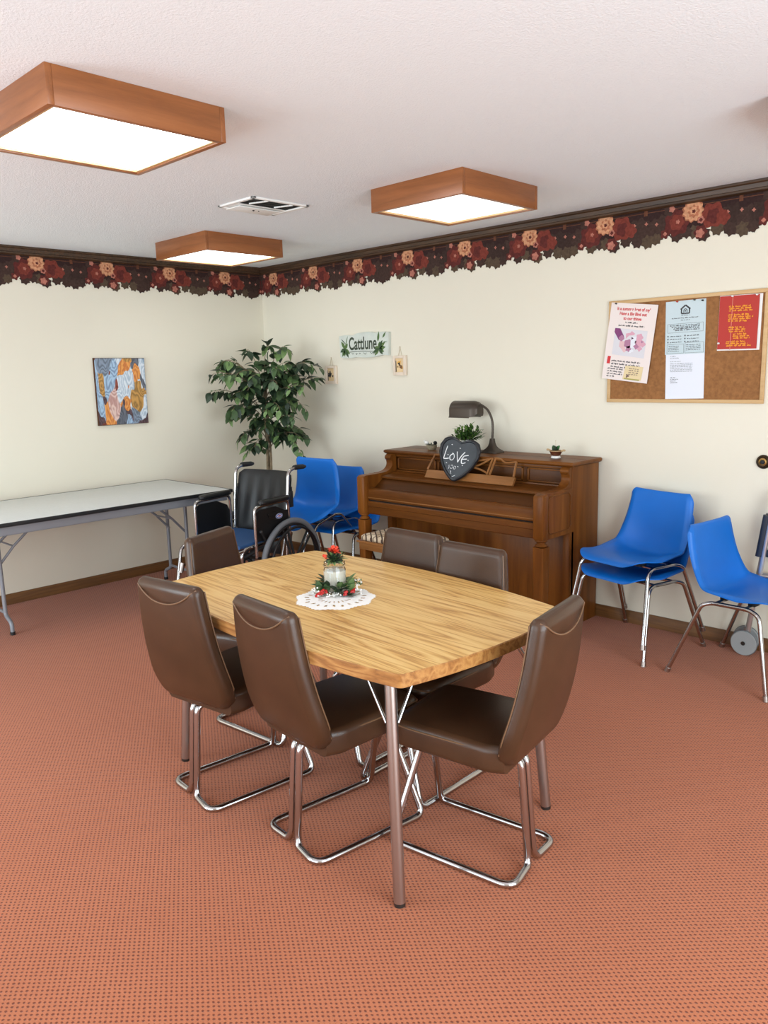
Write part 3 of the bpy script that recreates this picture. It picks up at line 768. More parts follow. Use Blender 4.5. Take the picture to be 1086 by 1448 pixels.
        mb.box((fx-s*.055, .61, .105), (.13, .125, .012), .005, 0, None, Matrix.Rotation(.45, 3, 'X')); mb.tube([(fx, .58, .11), (fx, .60, .09)], .009, 8)
        mb.build('foot_plate', M['blackrub'], fr)
        # wheel lock
        mb = MB(); mb.box((s*.262, .20, .455), (.016, .07, .03), .004); mb.tube([(s*.27, .20, .46), (s*.285, .27, .56)], .007, 8); mb.ball((s*.285, .273, .565), .012)
        mb.build('wheel_lock', M['blackrub'], t)
        # rear socket block and anti tip tube
        mb = MB(); mb.box((s*.235, -.085, .72), (.035, .035, .11), .006); mb.tube([(s*.235, -.10, .77), (s*.235, -.10, .80)], .008, 8); mb.tube([(s*.235, -.075, .77), (s*.235, -.075, .80)], .008, 8)
        mb.build('rear_bracket', M['blackrub'], t)
    # upholstery
    mb = MB(); secs = []
    for i in range(9):
        y = -.02+i*.055; secs.append([Vector((a, y, .487-.02*(1-(a/.235)**2)+b)) for a, b in rrect(.235, .012, .010, 6)])
    mb.loft(secs); mb.build('seat', M['navy'], t, sharp=60)
    V = []; secs = []
    for i in range(17):
        v = i/16; z = .485+v*.415; hw = .232
        d1 = (1-v)*.415; d0 = v*.415
        if d1 < .045: hw -= .045*(1-math.sqrt(max(0, 1-(1-d1/.045)**2)))
        if d0 < .03: hw -= .03*(1-math.sqrt(max(0, 1-(1-d0/.03)**2)))
        th = .016 if 0 < i < 16 else .006; n = 25; f = []; b = []
        for j in range(n):
            s_ = -1+2*j/(n-1); x = s_*hw
            y = -.040-.075*v-.022*(1-s_*s_)+.0045*math.sin(x*62+2.2*v)*math.sin(PI*min(1, max(0, v)))*(1-.5*v)
            f.append(Vector((x, y+th*math.sqrt(max(0, 1-.85*s_**8)), z))); b.append(Vector((x, y-.010, z)))
        secs.append(f+b[::-1])
    MB().loft(secs).build('backrest', M['blackvin'], t, sharp=60)
    mb = MB()
    for s in (-1, 1): mb.tube([(s*.225, .13+s*.012, .215), (-s*.225, .13+s*.012, .455)], .012, 10); mb.tube([(s*.225, .33+s*.012, .215), (-s*.225, .33+s*.012, .455)], .012, 10)
    mb.build('cross_brace', M['blackrub'], t)
    MB().tube([(-.27, 0, .305), (.27, 0, .305)], .011, 10).build('axle', M['darkmetal'], t)
    mb = MB(); mb.bb((-.16, -.055, .34), (.16, -.045, .44), .002); mb.build('under_seat_pouch', M['blackvin'], t)
wheelchair()

# ------------------------------------------------------------------ artificial ficus in the corner
def ficus():
    B = Vector((.54, -.42, 0))
    t = thing('artificial_ficus', 'artificial ficus tree with drooping green branches in the room corner', 'plant', B)
    rn = random.Random(21)
    MB().lathe([(.11, 0), (.12, .01), (.15, .22), (.155, .25), (.145, .25), (.14, .21), (.0, .205)], 28).build('basket_pot', M['wicker'], t)
    mb = MB()
    for k in range(3):
        pts = []
        for i in range(16):
            v = i/15; a = v*5+2*PI*k/3; r = .022*(1-.4*v)
            pts.append(Vector((r*math.cos(a)-.02*v, r*math.sin(a), .2+v*1.30)))
        mb.tube(pts, [.0125*(1-.5*i/15) for i in range(16)], 8)
    tr = mb.build('trunk', M['bark'], t)
    # branches: start height, image-plane target (sideways metres, height), depth; sideways runs along the view's right
    R_ = Vector((.72, .70, 0)).normalized(); D_ = Vector((.72, -.70, 0)).normalized()
    br = []
    spec0 = [(1.25, -.50, 1.40, .05), (1.30, -.46, 1.52, .12), (1.35, -.32, 1.70, .1), (1.35, -.36, 1.60, -.04), (1.42, -.10, 1.68, .16), (1.45, .0, 1.79, .02),
            (1.40, .18, 1.70, .06), (1.35, .30, 1.66, .1), (1.30, .40, 1.60, .02), (1.25, .44, 1.47, .1), (1.2, .30, 1.40, .2), (1.2, .16, 1.42, .24), (1.25, -.14, 1.40, .26), (1.22, -.28, 1.38, .2),
            (1.05, -.32, 1.16, .08), (1.1, -.24, 1.26, .16), (1.0, -.24, 1.05, .10), (.95, -.14, .98, .14), (1.05, .22, 1.22, .14), (1.0, .26, 1.08, .06), (.95, .20, 1.02, .14), (1.1, .08, 1.24, .22), (1.15, -.05, 1.22, .2),
            (1.4, .08, 1.6, .2), (1.4, -.2, 1.58, .22), (1.38, -.1, 1.5, .28), (1.35, .1, 1.48, .28), (.9, -.17, .90, .05), (.95, .24, .94, .08)]
    bm_, fm = MB(), MB()
    spec = [(a+rn.uniform(-.06, .06), b+rn.uniform(-.04, .05)+.03, c+rn.uniform(-.05, .05), d+rn.uniform(-.06, .06)) for a, b, c, d in spec0]
    spec += [(rn.uniform(1.1, 1.45), rn.uniform(-.34, .36), rn.uniform(1.25, 1.66), rn.uniform(0, .26)) for i in range(14)]
    spec += [(rn.uniform(.9, 1.15), rn.uniform(-.26, .26), rn.uniform(.93, 1.2), rn.uniform(0, .2)) for i in range(6)]
    for z0, sx, zt, dp in spec:
        p0 = Vector((-.02, 0, z0)); p3 = R_*sx + D_*(dp+.02) + Vector((0, 0, zt))
        up_ = max(zt, z0)+rn.uniform(.02, .14)
        p1 = p0+Vector((0, 0, .16))+(R_*sx+D_*dp)*.18; p2 = p0+(R_*sx+D_*dp)*.72+Vector((0, 0, up_-z0))
        pts = [p0*(1-u)**3+p1*3*u*(1-u)**2+p2*3*u*u*(1-u)+p3*u**3 for u in [i/14 for i in range(15)]]
        bm_.tube(pts, [.0042*(1-.75*i/14) for i in range(15)], 6)
        n = int(14+20*abs(sx))
        for i in range(n):
            u = .28+.72*i/(n-1); j = min(13, int(u*14)); f = u*14-j; p = pts[j]*(1-f)+pts[j+1]*f; tg = (pts[j+1]-pts[j]).normalized()
            s = 1 if i % 2 else -1
            sd = tg.cross(Vector((0, 0, 1))); sd = sd.normalized() if sd.length > .05 else R_
            d = tg*rn.uniform(.3, .9)+sd*s*rn.uniform(.4, 1.1)+Vector((0, 0, rn.uniform(-1.5, .35)))+D_*rn.uniform(-.1, .5)
            L = rn.uniform(.06, .125)*(1 if u < .85 else .8)
            q = p+d.normalized()*.012
            bm_.tube([p, q], .0011, 4)
            q.x = max(q.x, -.47); q.y = min(q.y, .36)
            e = q+d.normalized()*L
            if e.x < -.51 or e.y > .39: continue
            leaf_shape(fm, q, d, Vector((rn.uniform(-.4, .4), rn.uniform(-.4, .4), 1)), L, L*rn.uniform(.48, .64), rn.choice((0, 0, 0, 1, 1, 2)) if u < .8 else rn.choice((0, 1, 1, 2)), .2, rn.uniform(.1, .35))
    bm_.build('branch', M['bark'], t)
    fm.build('foliage', [M['leaf1'], M['leaf2'], M['leaf3']], t, sharp=80)
ficus()

# ------------------------------------------------------------------ blue shell chairs
def shell_chair_parts(t):
    prof = crv([(.246, .412, 0), (.240, .424, 0), (.222, .433, 0), (.18, .437, 0), (.11, .434, 0), (.0, .423, 0), (-.085, .414, 0), (-.135, .426, 0), (-.165, .470, 0), (-.184, .56, 0), (-.203, .66, 0), (-.214, .72, 0), (-.220, .745, 0), (-.229, .753, 0), (-.238, .748, 0)], 4)
    k = len(prof); nu = 20
    front = []; back = []
    L = [0]
    for a, b in zip(prof, prof[1:]): L.append(L[-1]+(b-a).length)
    tot = L[-1]
    for i, p in enumerate(prof):
        a = prof[max(0, i-1)]; b = prof[min(k-1, i+1)]; tg = (b-a).normalized(); nrm = Vector((tg.y, -tg.x))
        s = L[i]/tot
        if s < .47: hw = .213+.024*(s/.47)
        else: hw = .237-.038*((s-.47)/.53)**1.0
        for d, rr, am in ((L[i], .11, .11), (tot-L[i], .055, .055)):
            if d < rr: hw -= am*(1-math.sqrt(max(0, 1-(1-d/rr)**2)))
        cup = .012+.050*math.exp(-((s-.50)/.20)**2)
        cup *= min(1, L[i]/.06+.15)*min(1, (tot-L[i])/.06+.2)
        F_, B_ = [], []
        for j in range(nu+1):
            u = -1+2*j/nu; c = cup*abs(u)**2.6
            lip = -.019*max(0, (abs(u)-.90)/.10)**2*min(1, max(0, (s-.12)/.15))*min(1, max(0, (.985-s)/.06))
            x = u*hw
            q = Vector((x, p.x+nrm.x*(c+lip), p.y+nrm.y*(c+lip)))
            F_.append(q); B_.append(q-Vector((0, nrm.x, nrm.y))*.0065)
        front.append(F_); back.append(B_)
    mb = MB(); V = []; F = []; n = nu+1
    for r_ in front: V += r_
    for r_ in back: V += r_
    o = k*n
    for i in range(k-1):
        for j in range(nu):
            a = i*n+j; F.append([a, a+1, a+n+1, a+n]); F.append([o+a, o+a+n, o+a+n+1, o+a+1])
    for i in range(k-1):
        for j in (0, nu):
            a = i*n+j; F.append([a, a+n, o+a+n, o+a])
    for j in range(nu):
        for i in (0, k-1):
            a = i*n+j; F.append([a, o+a, o+a+1, a+1])
    mb.add(V, F); mb.build('shell', M['blue'], t, sharp=60)
    for s in (-1, 1):
        P = [(s*.262, .235, .012), (s*.226, .165, .384), (s*.205, .10, .398), (s*.205, -.08, .392), (s*.228, -.12, .380), (s*.266, -.265, .012)]
        mb = MB(); mb.tube(fillet(P, [0, .05, .02, .02, .05, 0], 6), .0105, 12)
        lg = mb.build('leg_frame', M['chrome'], t)
        for a, b in ((P[0], P[1]), (P[-1], P[-2])):
            d = (Vector(a)-Vector(b)).normalized(); MB().tube([Vector(a)-d*.014, Vector(a)+d*.0115], .0135, 12).build('glide', M['satin'], lg)
    mb = MB()
    for y in (.08, -.06): MB().tube([(-.205, y, .394), (.205, y, .394)], .009, 10).build('cross_bar', M['chrome'], t)
    for x in (-.11, .11):
        for y in (.08, -.06): MB().box((x, y, .402), (.05, .035, .016), .003).build('mounting_block', M['blackrub'], t)
def shell_chair(loc, rz, label, group=None):
    t = thing('shell_chair', label, 'chair', loc, rz, group); shell_chair_parts(t); return t
c0 = shell_chair((4.285, -.375, 0), -97.5, 'single blue plastic shell chair with chrome legs beside the walker', 'blue plastic shell chairs')
g_ = 'blue plastic shell chairs'
dup(c0, (3.660, -.335, 0), 167.5, 'lower blue shell chair of the stack of two beside the piano end', g_)
dup(c0, (3.656, -.342, .092), 167.5, 'upper blue shell chair of the stack of two beside the piano end', g_)
dup(c0, (1.40, -.42, 0), 186, 'blue shell chair nearest the piano in the nest by the ficus, mostly hidden', g_)
dup(c0, (1.28, -.50, .09), 186, 'blue shell chair in the middle of the nest of three by the ficus', g_)
a = dup(c0, (1.315, -.60, .150), 184, 'front blue shell chair of the nest by the ficus, tipped forward, seat in full view', g_)
a.rotation_euler = (math.radians(-17), 0, math.radians(184))

# ------------------------------------------------------------------ spinet piano
def piano():
    t = thing('upright_piano', 'dark walnut upright piano with closed lid against the wall', 'piano', (2.51, -.33, 0))
    X0, X1, YB, YF = 1.775, 3.255, -.02, -.325      # case
    W = dict(parent=t, world=True)
    def bb(name, lo, hi, m, bev=.003): return MB().bb(lo, hi, bev).build(name, M[m], t, True)
    # case: two tall side panels and a back
    for s, x in ((0, X0), (1, X1-.03)):
        bb('side_panel', (x, YF, 0), (x+.03, YB, .972), 'walnutz')
    bb('back_panel', (X0+.03, YB-.02, .05), (X1-.03, YB, .972), 'walnutd')
    # lid with moulded edge and a hinge line
    mb = MB(); secs = []
    for z, g in ((.972, -.002), (.976, .006), (.984, .012), (.992, .012), (.999, .006), (1.0, .001)):
        secs.append([Vector((X0-g-.006, YF-.012-g, z)), Vector((X1+g+.006, YF-.012-g, z)), Vector((X1+g+.006, YB+.004, z)), Vector((X0-g-.006, YB+.004, z))])
    mb.loft(secs); mb.bb((X0, -.17, .999), (X1, -.168, 1.0008)); mb.build('lid', M['walnut'], t, True)
    # upper front: recess with framed panels either side of the desk
    bb('upper_panel', (X0+.03, -.295, .835), (X1-.03, -.275, .972), 'walnutd')
    mb = MB()
    mb.bb((X0+.03, -.310, .952), (X1-.03, -.293, .972), .002); mb.bb((X0+.03, -.312, .842), (X1-.03, -.293, .858), .002)
    for a, b in ((1.85, 2.20), (2.22, 2.90), (2.93, 3.19)):
        for lo, hi in (((a, -.305, .862), (a+.012, -.294, .948)), ((b-.012, -.305, .862), (b, -.294, .948)), ((a, -.305, .862), (b, -.294, .872)), ((a, -.305, .938), (b, -.294, .948))):
            mb.bb(lo, hi, .002)
    mb.build('panel_moulding', M['walnut'], t, True)
    # scrolled cheeks rising from the arms to the lid
    prof = [(YF+.02, .972), (YF-.012, .972), (-.352, .962), (-.356, .945), (-.348, .925), (-.345, .905), (-.352, .885), (-.372, .868), (-.40, .858), (-.44, .853), (-.475, .852), (-.475, .80), (YF+.02, .80)]
    pr = [(p.x, p.y) for p in crv([(a, b, 0) for a, b in prof[1:11]], 5)] + prof[11:] + prof[:1]
    for x in (X0+.004, X1-.062):
        MB().prism(pr, .058, ((x, 0, 0), (0, 1, 0), (0, 0, 1))).build('scroll_cheek', M['walnutz'], t, True)
    for x in (X0+.033, X1-.033):
        MB().tube([(x-.027, -.346, .948), (x+.027, -.346, .948)], .018, 16).build('scroll_roll', M['walnut'], t, True)
    # music shelf sloping forward, fallboard and closed key lid, key slip
    A, B = X0+.055, X1-.055
    def slab(name, poly, m, a=A, b=B):
        return MB().prism(poly, b-a, ((a, 0, 0), (0, 1, 0), (0, 0, 1))).build(name, M[m], t, True)
    slab('music_shelf', [(-.29, .828), (-.455, .812), (-.463, .818), (-.463, .828), (-.455, .833), (-.31, .850), (-.29, .850)], 'walnut')
    slab('fallboard', [(-.445, .814), (-.530, .752), (-.530, .735), (-.42, .735)], 'walnutd')
    slab('key_lid', [(p.x, p.y) for p in crv([(-.515, .752, 0), (-.560, .762, 0), (-.588, .758, 0), (-.598, .742, 0), (-.600, .690, 0)], 5)] + [(-.595, .684), (-.50, .684)], 'walnut')
    slab('lid_shadow_gap', [(-.590, .684), (-.50, .684), (-.50, .676), (-.590, .676)], 'black')  # solid black slab, shade of the recess put into its colour
    slab('key_slip', [(-.604, .676), (-.608, .672), (-.608, .642), (-.602, .638), (-.602, .592), (-.596, .586), (-.30, .586), (-.30, .676)], 'walnut')
    slab('hinge_strip', [(-.6005, .703), (-.6025, .702), (-.6025, .698), (-.6005, .697)], 'walnutl')
    # arms with framed outer panel, front blocks and turned legs
    for s, x in ((-1, X0), (1, X1-.06)):
        arm = [(-.628, .60), (-.628, .835), (-.622, .846), (-.606, .850), (-.44, .850), (-.30, .850), (-.30, .586), (-.612, .586)]
        pa = MB().prism(arm, .06, ((x, 0, 0), (0, 1, 0), (0, 0, 1))).build('arm', M['walnutz'], t, True)
        xo = X1 if s > 0 else X0
        loop = [Vector((xo, -.46+a*1.0, .722+b)) for a, b in rrect(.115, .108, .03, 5)]
        MB().tube(loop, .0045, 8, True).build('arm_moulding', M['walnut'], t, True)
        mb = MB(); fx = x+.03
        mb.box((fx, -.607, .715), (.074, .062, .262), .016)
        mb.build('front_block', M['walnutz'], t, True)
        lx, ly = fx, -.600
        mb = MB(); sq = lambda h, z: [Vector((lx+a, ly+b, z)) for a, b in rrect(h, h, .006, 3)]
        mb.loft([sq(.035, .545), sq(.035, .50), sq(.034, .44), sq(.029, .04), sq(.027, .0)])
        mb.lathe([(.026, .545), (.034, .549), (.036, .554), (.030, .560), (.024, .566), (.024, .572), (.033, .577), (.036, .582), (.033, .588)], 20, (lx, ly, 0))
        mb.build('leg', M['walnutz'], t, True)
    # lower case
    bb('knee_panel', (X0+.03, -.30, .07), (X1-.03, -.285, .59), 'walnutz')
    for x in (X0, X1-.045):
        bb('pilaster', (x, -.345, .05), (x+.045, -.30, .59), 'walnutz')
        bb('toe_block', (x-.002, -.46, 0), (x+.047, YF, .05), 'walnutz')
    bb('bottom_rail', (X0+.03, -.31, .03), (X1-.03, -.285, .085), 'walnut')
    mb = MB()
    for x in (2.42, 2.50, 2.58): mb.tube(crv([(x, -.30, .055), (x, -.36, .058), (x, -.40, .045)], 4), .007, 8)
    mb.build('pedal', M['satin'], t, True)
    # fretted music desk
    yb, yt, zb, zt = -.425, -.345, .856, .992
    P = lambda x, v, d=0: Vector((x, yb+(yt-yb)*v+d, zb+(zt-zb)*v))
    mb = MB()
    f = (Vector((2.205, yb, zb-.010)), Vector((1, 0, 0)), (P(0, 1)-P(0, 0)).normalized())
    mb.prism([(0, 0), (.70, 0), (.70, .056), (0, .056)], -.016, f)
    mb.build('desk_ledge', M['walnutl'], t, True)
    mb = MB()
    def st(a, b, r=.0075): mb.tube([P(*a), P(*b)], r, 8)
    st((2.212, .30), (2.235, 1.0)); st((2.898, .30), (2.885, .93)); st((2.700, .3), (2.704, 1.0)); st((2.720, .3), (2.726, 1.0)); st((2.39, .3), (2.392, 1.0)); st((2.41, .3), (2.414, 1.0))
    def cu(*q, r=.0065): mb.tube(crv([P(*p) for p in q], 6), r, 8)
    cu((2.235, .98), (2.30, 1.0), (2.35, 1.02), (2.40, 1.0)); cu((2.41, 1.0), (2.48, .90), (2.555, .84), (2.64, .90), (2.704, 1.0)); cu((2.72, 1.02), (2.765, .99), (2.81, .86), (2.885, .92))
    cu((2.43, .98), (2.50, .68), (2.555, .60), (2.62, .68), (2.69, .98)); cu((2.42, .36), (2.47, .48), (2.555, .56), (2.64, .48), (2.695, .36))
    mb.build('music_desk', M['walnutl'], t, True)
piano()

def bench():
    t = thing('piano_bench', 'wooden piano bench with patterned padded seat in front of the piano', 'bench', (2.43, -.75, 0))
    x0, x1, y0, y1 = 2.055, 2.58, -.905, -.61
    MB().bb((x0, y0, .425), (x1, y1, .475), .006).build('apron', M['walnutl'], t, True)
    MB().bb((x0-.012, y0-.012, .470), (x1+.012, y1+.012, .484), .005).build('top_board', M['walnutl'], t, True)
    mb = MB()
    for x in (x0+.028, x1-.028):
        for y in (y0+.028, y1-.028):
            MB().loft([[Vector((x+a, y+b, z)) for a, b in rrect(h, h, .004, 3)] for h, z in ((.024, .43), (.022, .38), (.016, 0))]).build('leg', M['walnutz'], t, True)
    fab = bpy.data.materials.new('plaid_fabric'); fab.use_nodes = True; nt = fab.node_tree; b = nt.nodes['Principled BSDF']; b.inputs['Roughness'].default_value = .9
    tc = nt.nodes.new('ShaderNodeTexCoord'); mp = nt.nodes.new('ShaderNodeMapping'); mp.inputs['Rotation'].default_value = (0, 0, .5); mp.inputs['Scale'].default_value = (26, 16, 16)
    br = nt.nodes.new('ShaderNodeTexBrick'); br.inputs['Color1'].default_value = S(206, 188, 162); br.inputs['Color2'].default_value = S(176, 150, 120); br.inputs['Mortar'].default_value = S(72, 52, 40)
    br.inputs['Scale'].default_value = 1.0; br.inputs['Mortar Size'].default_value = .09; br.inputs['Brick Width'].default_value = 1.1; br.inputs['Row Height'].default_value = .6
    nt.links.new(tc.outputs['Object'], mp.inputs[0]); nt.links.new(mp.outputs[0], br.inputs['Vector']); nt.links.new(br.outputs['Color'], b.inputs['Base Color'])
    secs = []
    for z, g, r in ((.484, .010, .03), (.492, .0, .035), (.508, .0, .035), (.518, .010, .035), (.524, .030, .04), (.527, .07, .04)):
        secs.append([Vector(((x0+x1)/2+a, (y0+y1)/2+b_, z)) for a, b_ in rrect((x1-x0)/2-g, (y1-y0)/2-g, r, 5)])
    MB().loft(secs).build('cushion', fab, t, True, sharp=60)
bench()

# ------------------------------------------------------------------ things on the piano
PZ = 1.0005
def lamp():
    B = Vector((2.545, -.135, PZ)); t = thing('desk_lamp', 'bronze gooseneck lamp with half cylinder shade on the piano', 'lamp', B)
    mb = MB()
    secs = []
    for h, z in ((.058, 0), (.058, .006), (.050, .014), (.034, .026), (.022, .042), (.016, .062), (.013, .085), (.0125, .092)):
        secs.append([Vector((a, b, z)) for a, b in rrect(h*1.15, h, h*.45, 4)])
    mb.loft(secs); mb.build('base', M['bronze'], t, sharp=50)
    pts = crv([(0, 0, .085), (.004, .0, .16), (-.004, 0, .22), (-.035, 0, .275), (-.075, -.0, .302), (-.098, -.0, .312)], 8)
    mb = MB(); rs = [.0075+.0007*(i % 2) for i in range(len(pts))]
    mb.tube(pts, rs, 12); mb.build('gooseneck', M['bronze'], t)
    # shade: half cylinder along x with closed ends
    cx, L, rr, zc = -.205, .215, .064, .280
    def shade_sec(x, k):
        o = [Vector((x, rr*k*math.cos(a), zc-.005+rr*.95*k*math.sin(a)*(1 if math.sin(a) > 0 else .0))) for a in [PI*i/16 for i in range(17)]]
        o = [Vector((x, rr*k, zc-.050*k))] + o + [Vector((x, -rr*k, zc-.050*k))]
        return o
    mb = MB(); x0, x1 = cx-L/2, cx+L/2
    mb.loft([shade_sec(x0, .96), shade_sec(x0+.003, 1), shade_sec(x1-.045, 1), shade_sec(x1-.02, .9), shade_sec(x1, .55)], cap=True)
    mb.bb((x0, -rr-.003, zc-.055), (x1-.045, -rr+.001, zc-.048)); mb.bb((x0, rr-.001, zc-.055), (x1-.045, rr+.003, zc-.048))
    mb.build('lamp_shade', M['bronze'], t, sharp=40)
    MB().tube([(x0+.03, 0, zc), (x1-.05, 0, zc)], .011, 12).build('tube_bulb', M['white'], t)
lamp()
def heart():
    # leans back on the music desk, its point standing on the sloping shelf
    t = thing('heart_sign', 'heart shaped chalkboard sign reading LOVE leaning on the piano music desk', 'sign', (2.475, -.455, .838))
    roll = math.radians(-9); lean = math.radians(15); yaw = math.radians(18)
    A = Vector((math.cos(yaw), math.sin(yaw), 0)); U = Vector((0, 0, 1)); Nf = Vector((math.sin(yaw), -math.cos(yaw), 0))
    B = (U*math.cos(lean)-Nf*math.sin(lean)).normalized()
    A2 = A*math.cos(roll)-B*math.sin(roll)*-1*-1; 
    A2 = A*math.cos(roll)+B*math.sin(roll); B2 = -A*math.sin(roll)+B*math.cos(roll)
    N2 = A2.cross(B2)
    if N2.dot(Nf) < 0: N2 = -N2
    half = [(0, .256), (.022, .266), (.062, .280), (.105, .270), (.132, .236), (.138, .195), (.126, .140), (.098, .085), (.058, .036), (.020, .006), (0, 0)]
    hl_ = crv([(a, b, 0) for a, b in half], 8); hl_ = [hl_[int(round(i*(len(hl_)-1)/36))] for i in range(37)]
    HC = [(p.x, p.y) for p in hl_] + [(-p.x, p.y) for p in hl_[-2:0:-1]]
    def hp(k, n=72):
        out = []
        for i in range(n):
            a = 2*PI*i/n
            out.append(HC[i])
        c = .155
        return [(x*k, c+(y-c)*k) for x, y in out]
    O = Vector((0, 0, .004))
    def P(a, b, d=0): return O+A2*a+B2*b+N2*d
    mb = MB()
    def ring(k, d, wob=0): 
        h = hp(k); return [P(a*(1+wob*(i % 4 == 0)), b*(1+wob*.3*(i % 4 == 0)), d) for i, (a, b) in enumerate(h)]
    mb.loft([ring(.96, 0), ring(1.0, .004, .02), ring(1.0, .016, .02), ring(.95, .023), ring(.88, .022), ring(.85, .012)], cap=False)
    mb.add(ring(.96, 0), [list(range(72))[::-1]])
    mb.build('frame', M['charcoal'], t, sharp=50)
    MB().add(ring(.87, .013), [list(range(72))]).build('chalkboard', M['slate'], t)
    mb = MB()
    def stroke(pts, r=.0026): mb.tube(crv([P(a, b, .0145) for a, b in pts], 5), r, 6, flat=.35)
    stroke([(-.088, .215), (-.093, .175), (-.097, .132)], .0032); stroke([(-.097, .132), (-.078, .134), (-.062, .140)], .003)
    stroke([(-.040, .172), (-.056, .156), (-.052, .134), (-.036, .132), (-.027, .150), (-.034, .170), (-.046, .176)])
    stroke([(-.015, .190), (-.008, .160), (.003, .124)], .003); stroke([(.003, .124), (.016, .160), (.038, .196)], .003)
    stroke([(.036, .168), (.026, .146), (.030, .122)], .003); stroke([(.036, .170), (.052, .176), (.066, .180)]); stroke([(.030, .148), (.046, .152), (.060, .155)]); stroke([(.030, .122), (.044, .124), (.056, .132)])
    for a, b in ((-.06, .226), (-.0, .212), (-.072, .158), (.07, .146), (.04, .108), (-.07, .105), (.012, .095), (.05, .150)):
        stroke([(a-.003, b), (a, b+.004), (a+.004, b)], .0018)
    stroke([(-.050, .098), (-.046, .082), (-.050, .072)], .0014); stroke([(-.036, .096), (-.026, .100), (-.020, .088), (-.032, .076), (-.038, .084)], .0014)
    stroke([(-.012, .096), (-.002, .094), (-.004, .080), (-.014, .078), (-.014, .092)], .0014); stroke([(-.034, .062), (-.026, .056), (-.030, .048), (-.022, .046)], .0016)
    stroke([(-.02, .020), (-.008, .030), (.006, .040)], .0012)
    mb.build('chalk_lettering', M['chalk'], t)
heart()
def small_plant():
    t = thing('potted_plant', 'small bushy green plant in white pot behind the heart sign', 'plant', (2.385, -.20, PZ))
    MB().lathe([(.028, 0), (.036, .07), (.039, .085), (.034, .085), (.032, .07), (0, .068)], 20).build('pot', M['white'], t)
    rn = random.Random(5); mb = MB(); sm = MB()
    for i in range(52):
        a = rn.uniform(0, 2*PI); e = rn.uniform(.15, 1.45); d = Vector((math.cos(a)*math.cos(e), math.sin(a)*math.cos(e), math.sin(e)*.75+.1)).normalized()
        L = rn.uniform(.065, .115); p = Vector((d.x*.012, d.y*.012, .075))
        sm.tube([p, p+d*L], [.0022, .001], 5)
        for j in range(9):
            q = p+d*L*(.25+.75*j/8)
            leaf_shape(mb, q, d*.6+Vector((rn.uniform(-1, 1), rn.uniform(-1, 1), rn.uniform(-.4, .9)))*.8, (0, 0, 1), rn.uniform(.022, .034), .016, rn.choice((0, 1, 1, 2)))
    sm.build('stem', M['leaf2'], t); mb.build('foliage', [mat('plant_dark', S(40, 66, 26), .5), mat('plant_mid', S(74, 108, 44), .5), mat('plant_light', S(112, 142, 66), .5)], t)
small_plant()
def nest_basket():
    t = thing('decorative_basket', 'tiny woven basket with grey sprigs and white bird at left end of piano top', 'ornament', (2.07, -.19, PZ))
    mb = MB(); mb.lathe([(.026, 0), (.034, .012), (.037, .034), (.033, .034), (.03, .014), (0, .012)], 18); mb.build('basket', mat('basket_tan', S(148, 136, 112), .8, noise=(120, .35)), t)
    rn = random.Random(9); mb = MB()
    gr = mat('sprig_grey', S(104, 110, 96), .7); 
    for i in range(40):
        a = rn.uniform(0, 2*PI); leaf_shape(mb, (.018*math.cos(a), .018*math.sin(a), .03), (math.cos(a), math.sin(a), rn.uniform(.2, 1.6)), (0, 0, 1), rn.uniform(.02, .034), .008, 0)
    mb.build('sprigs', gr, t)
    mb = MB(); mb.ball((-.038, -.01, .048), .014, sc=(1.3, .8, .9)); mb.ball((-.054, -.012, .058), .008); mb.build('white_bird', M['white'], t, sharp=80)
    MB().ball((.040, -.01, .050), .014, sc=(1.1, .8, .9)).build('dark_pod', M['black'], t, sharp=80)
nest_basket()
def bowl():
    t = thing('small_bowl', 'small brown handled bowl with green sprig on white foot, right end of piano top', 'ornament', (3.065, -.20, PZ))
    MB().lathe([(.026, 0), (.030, .003), (.026, .014), (.018, .016)], 24).build('white_foot', M['white'], t)
    mb = MB(); mb.lathe([(.020, .014), (.028, .022), (.040, .044), (.037, .044), (.026, .024), (0, .02)], 24)
    mb.build('bowl', mat('bowl_brown', S(96, 52, 32), .5, noise=(40, .3)), t)
    mb = MB(); mb.lathe([(.041, .0435), (.043, .046), (.041, .048), (.037, .046)], 24, cap=False)
    for s in (-1, 1): mb.tube(crv([(s*.038, 0, .044), (s*.052, 0, .050), (s*.063, 0, .049)], 4), [.006]*5+[.006, .006, .006, .006][:4], 8)
    mb.build('rim_handle', mat('rim_tan', S(190, 160, 120), .6), t)
    rn = random.Random(2); mb = MB()
    for i in range(14):
        a = rn.uniform(0, 2*PI); leaf_shape(mb, (.008*math.cos(a), .008*math.sin(a), .042+.016*rn.random()), (math.cos(a)*.5, math.sin(a)*.5, rn.uniform(.4, 1.2)), (0, -1, .2), .028, .018, rn.choice((0, 1)))
    mb.build('sprig', [mat('sprig_green', S(52, 112, 52), .5), M['leaf1']], t)
    mb = MB(); mb.tube([(0, 0, .06), (-.002, 0, .105)], .001, 5); mb.ball((-.002, 0, .106), .003, sub=1); mb.build('stem', M['string'], t)
bowl()

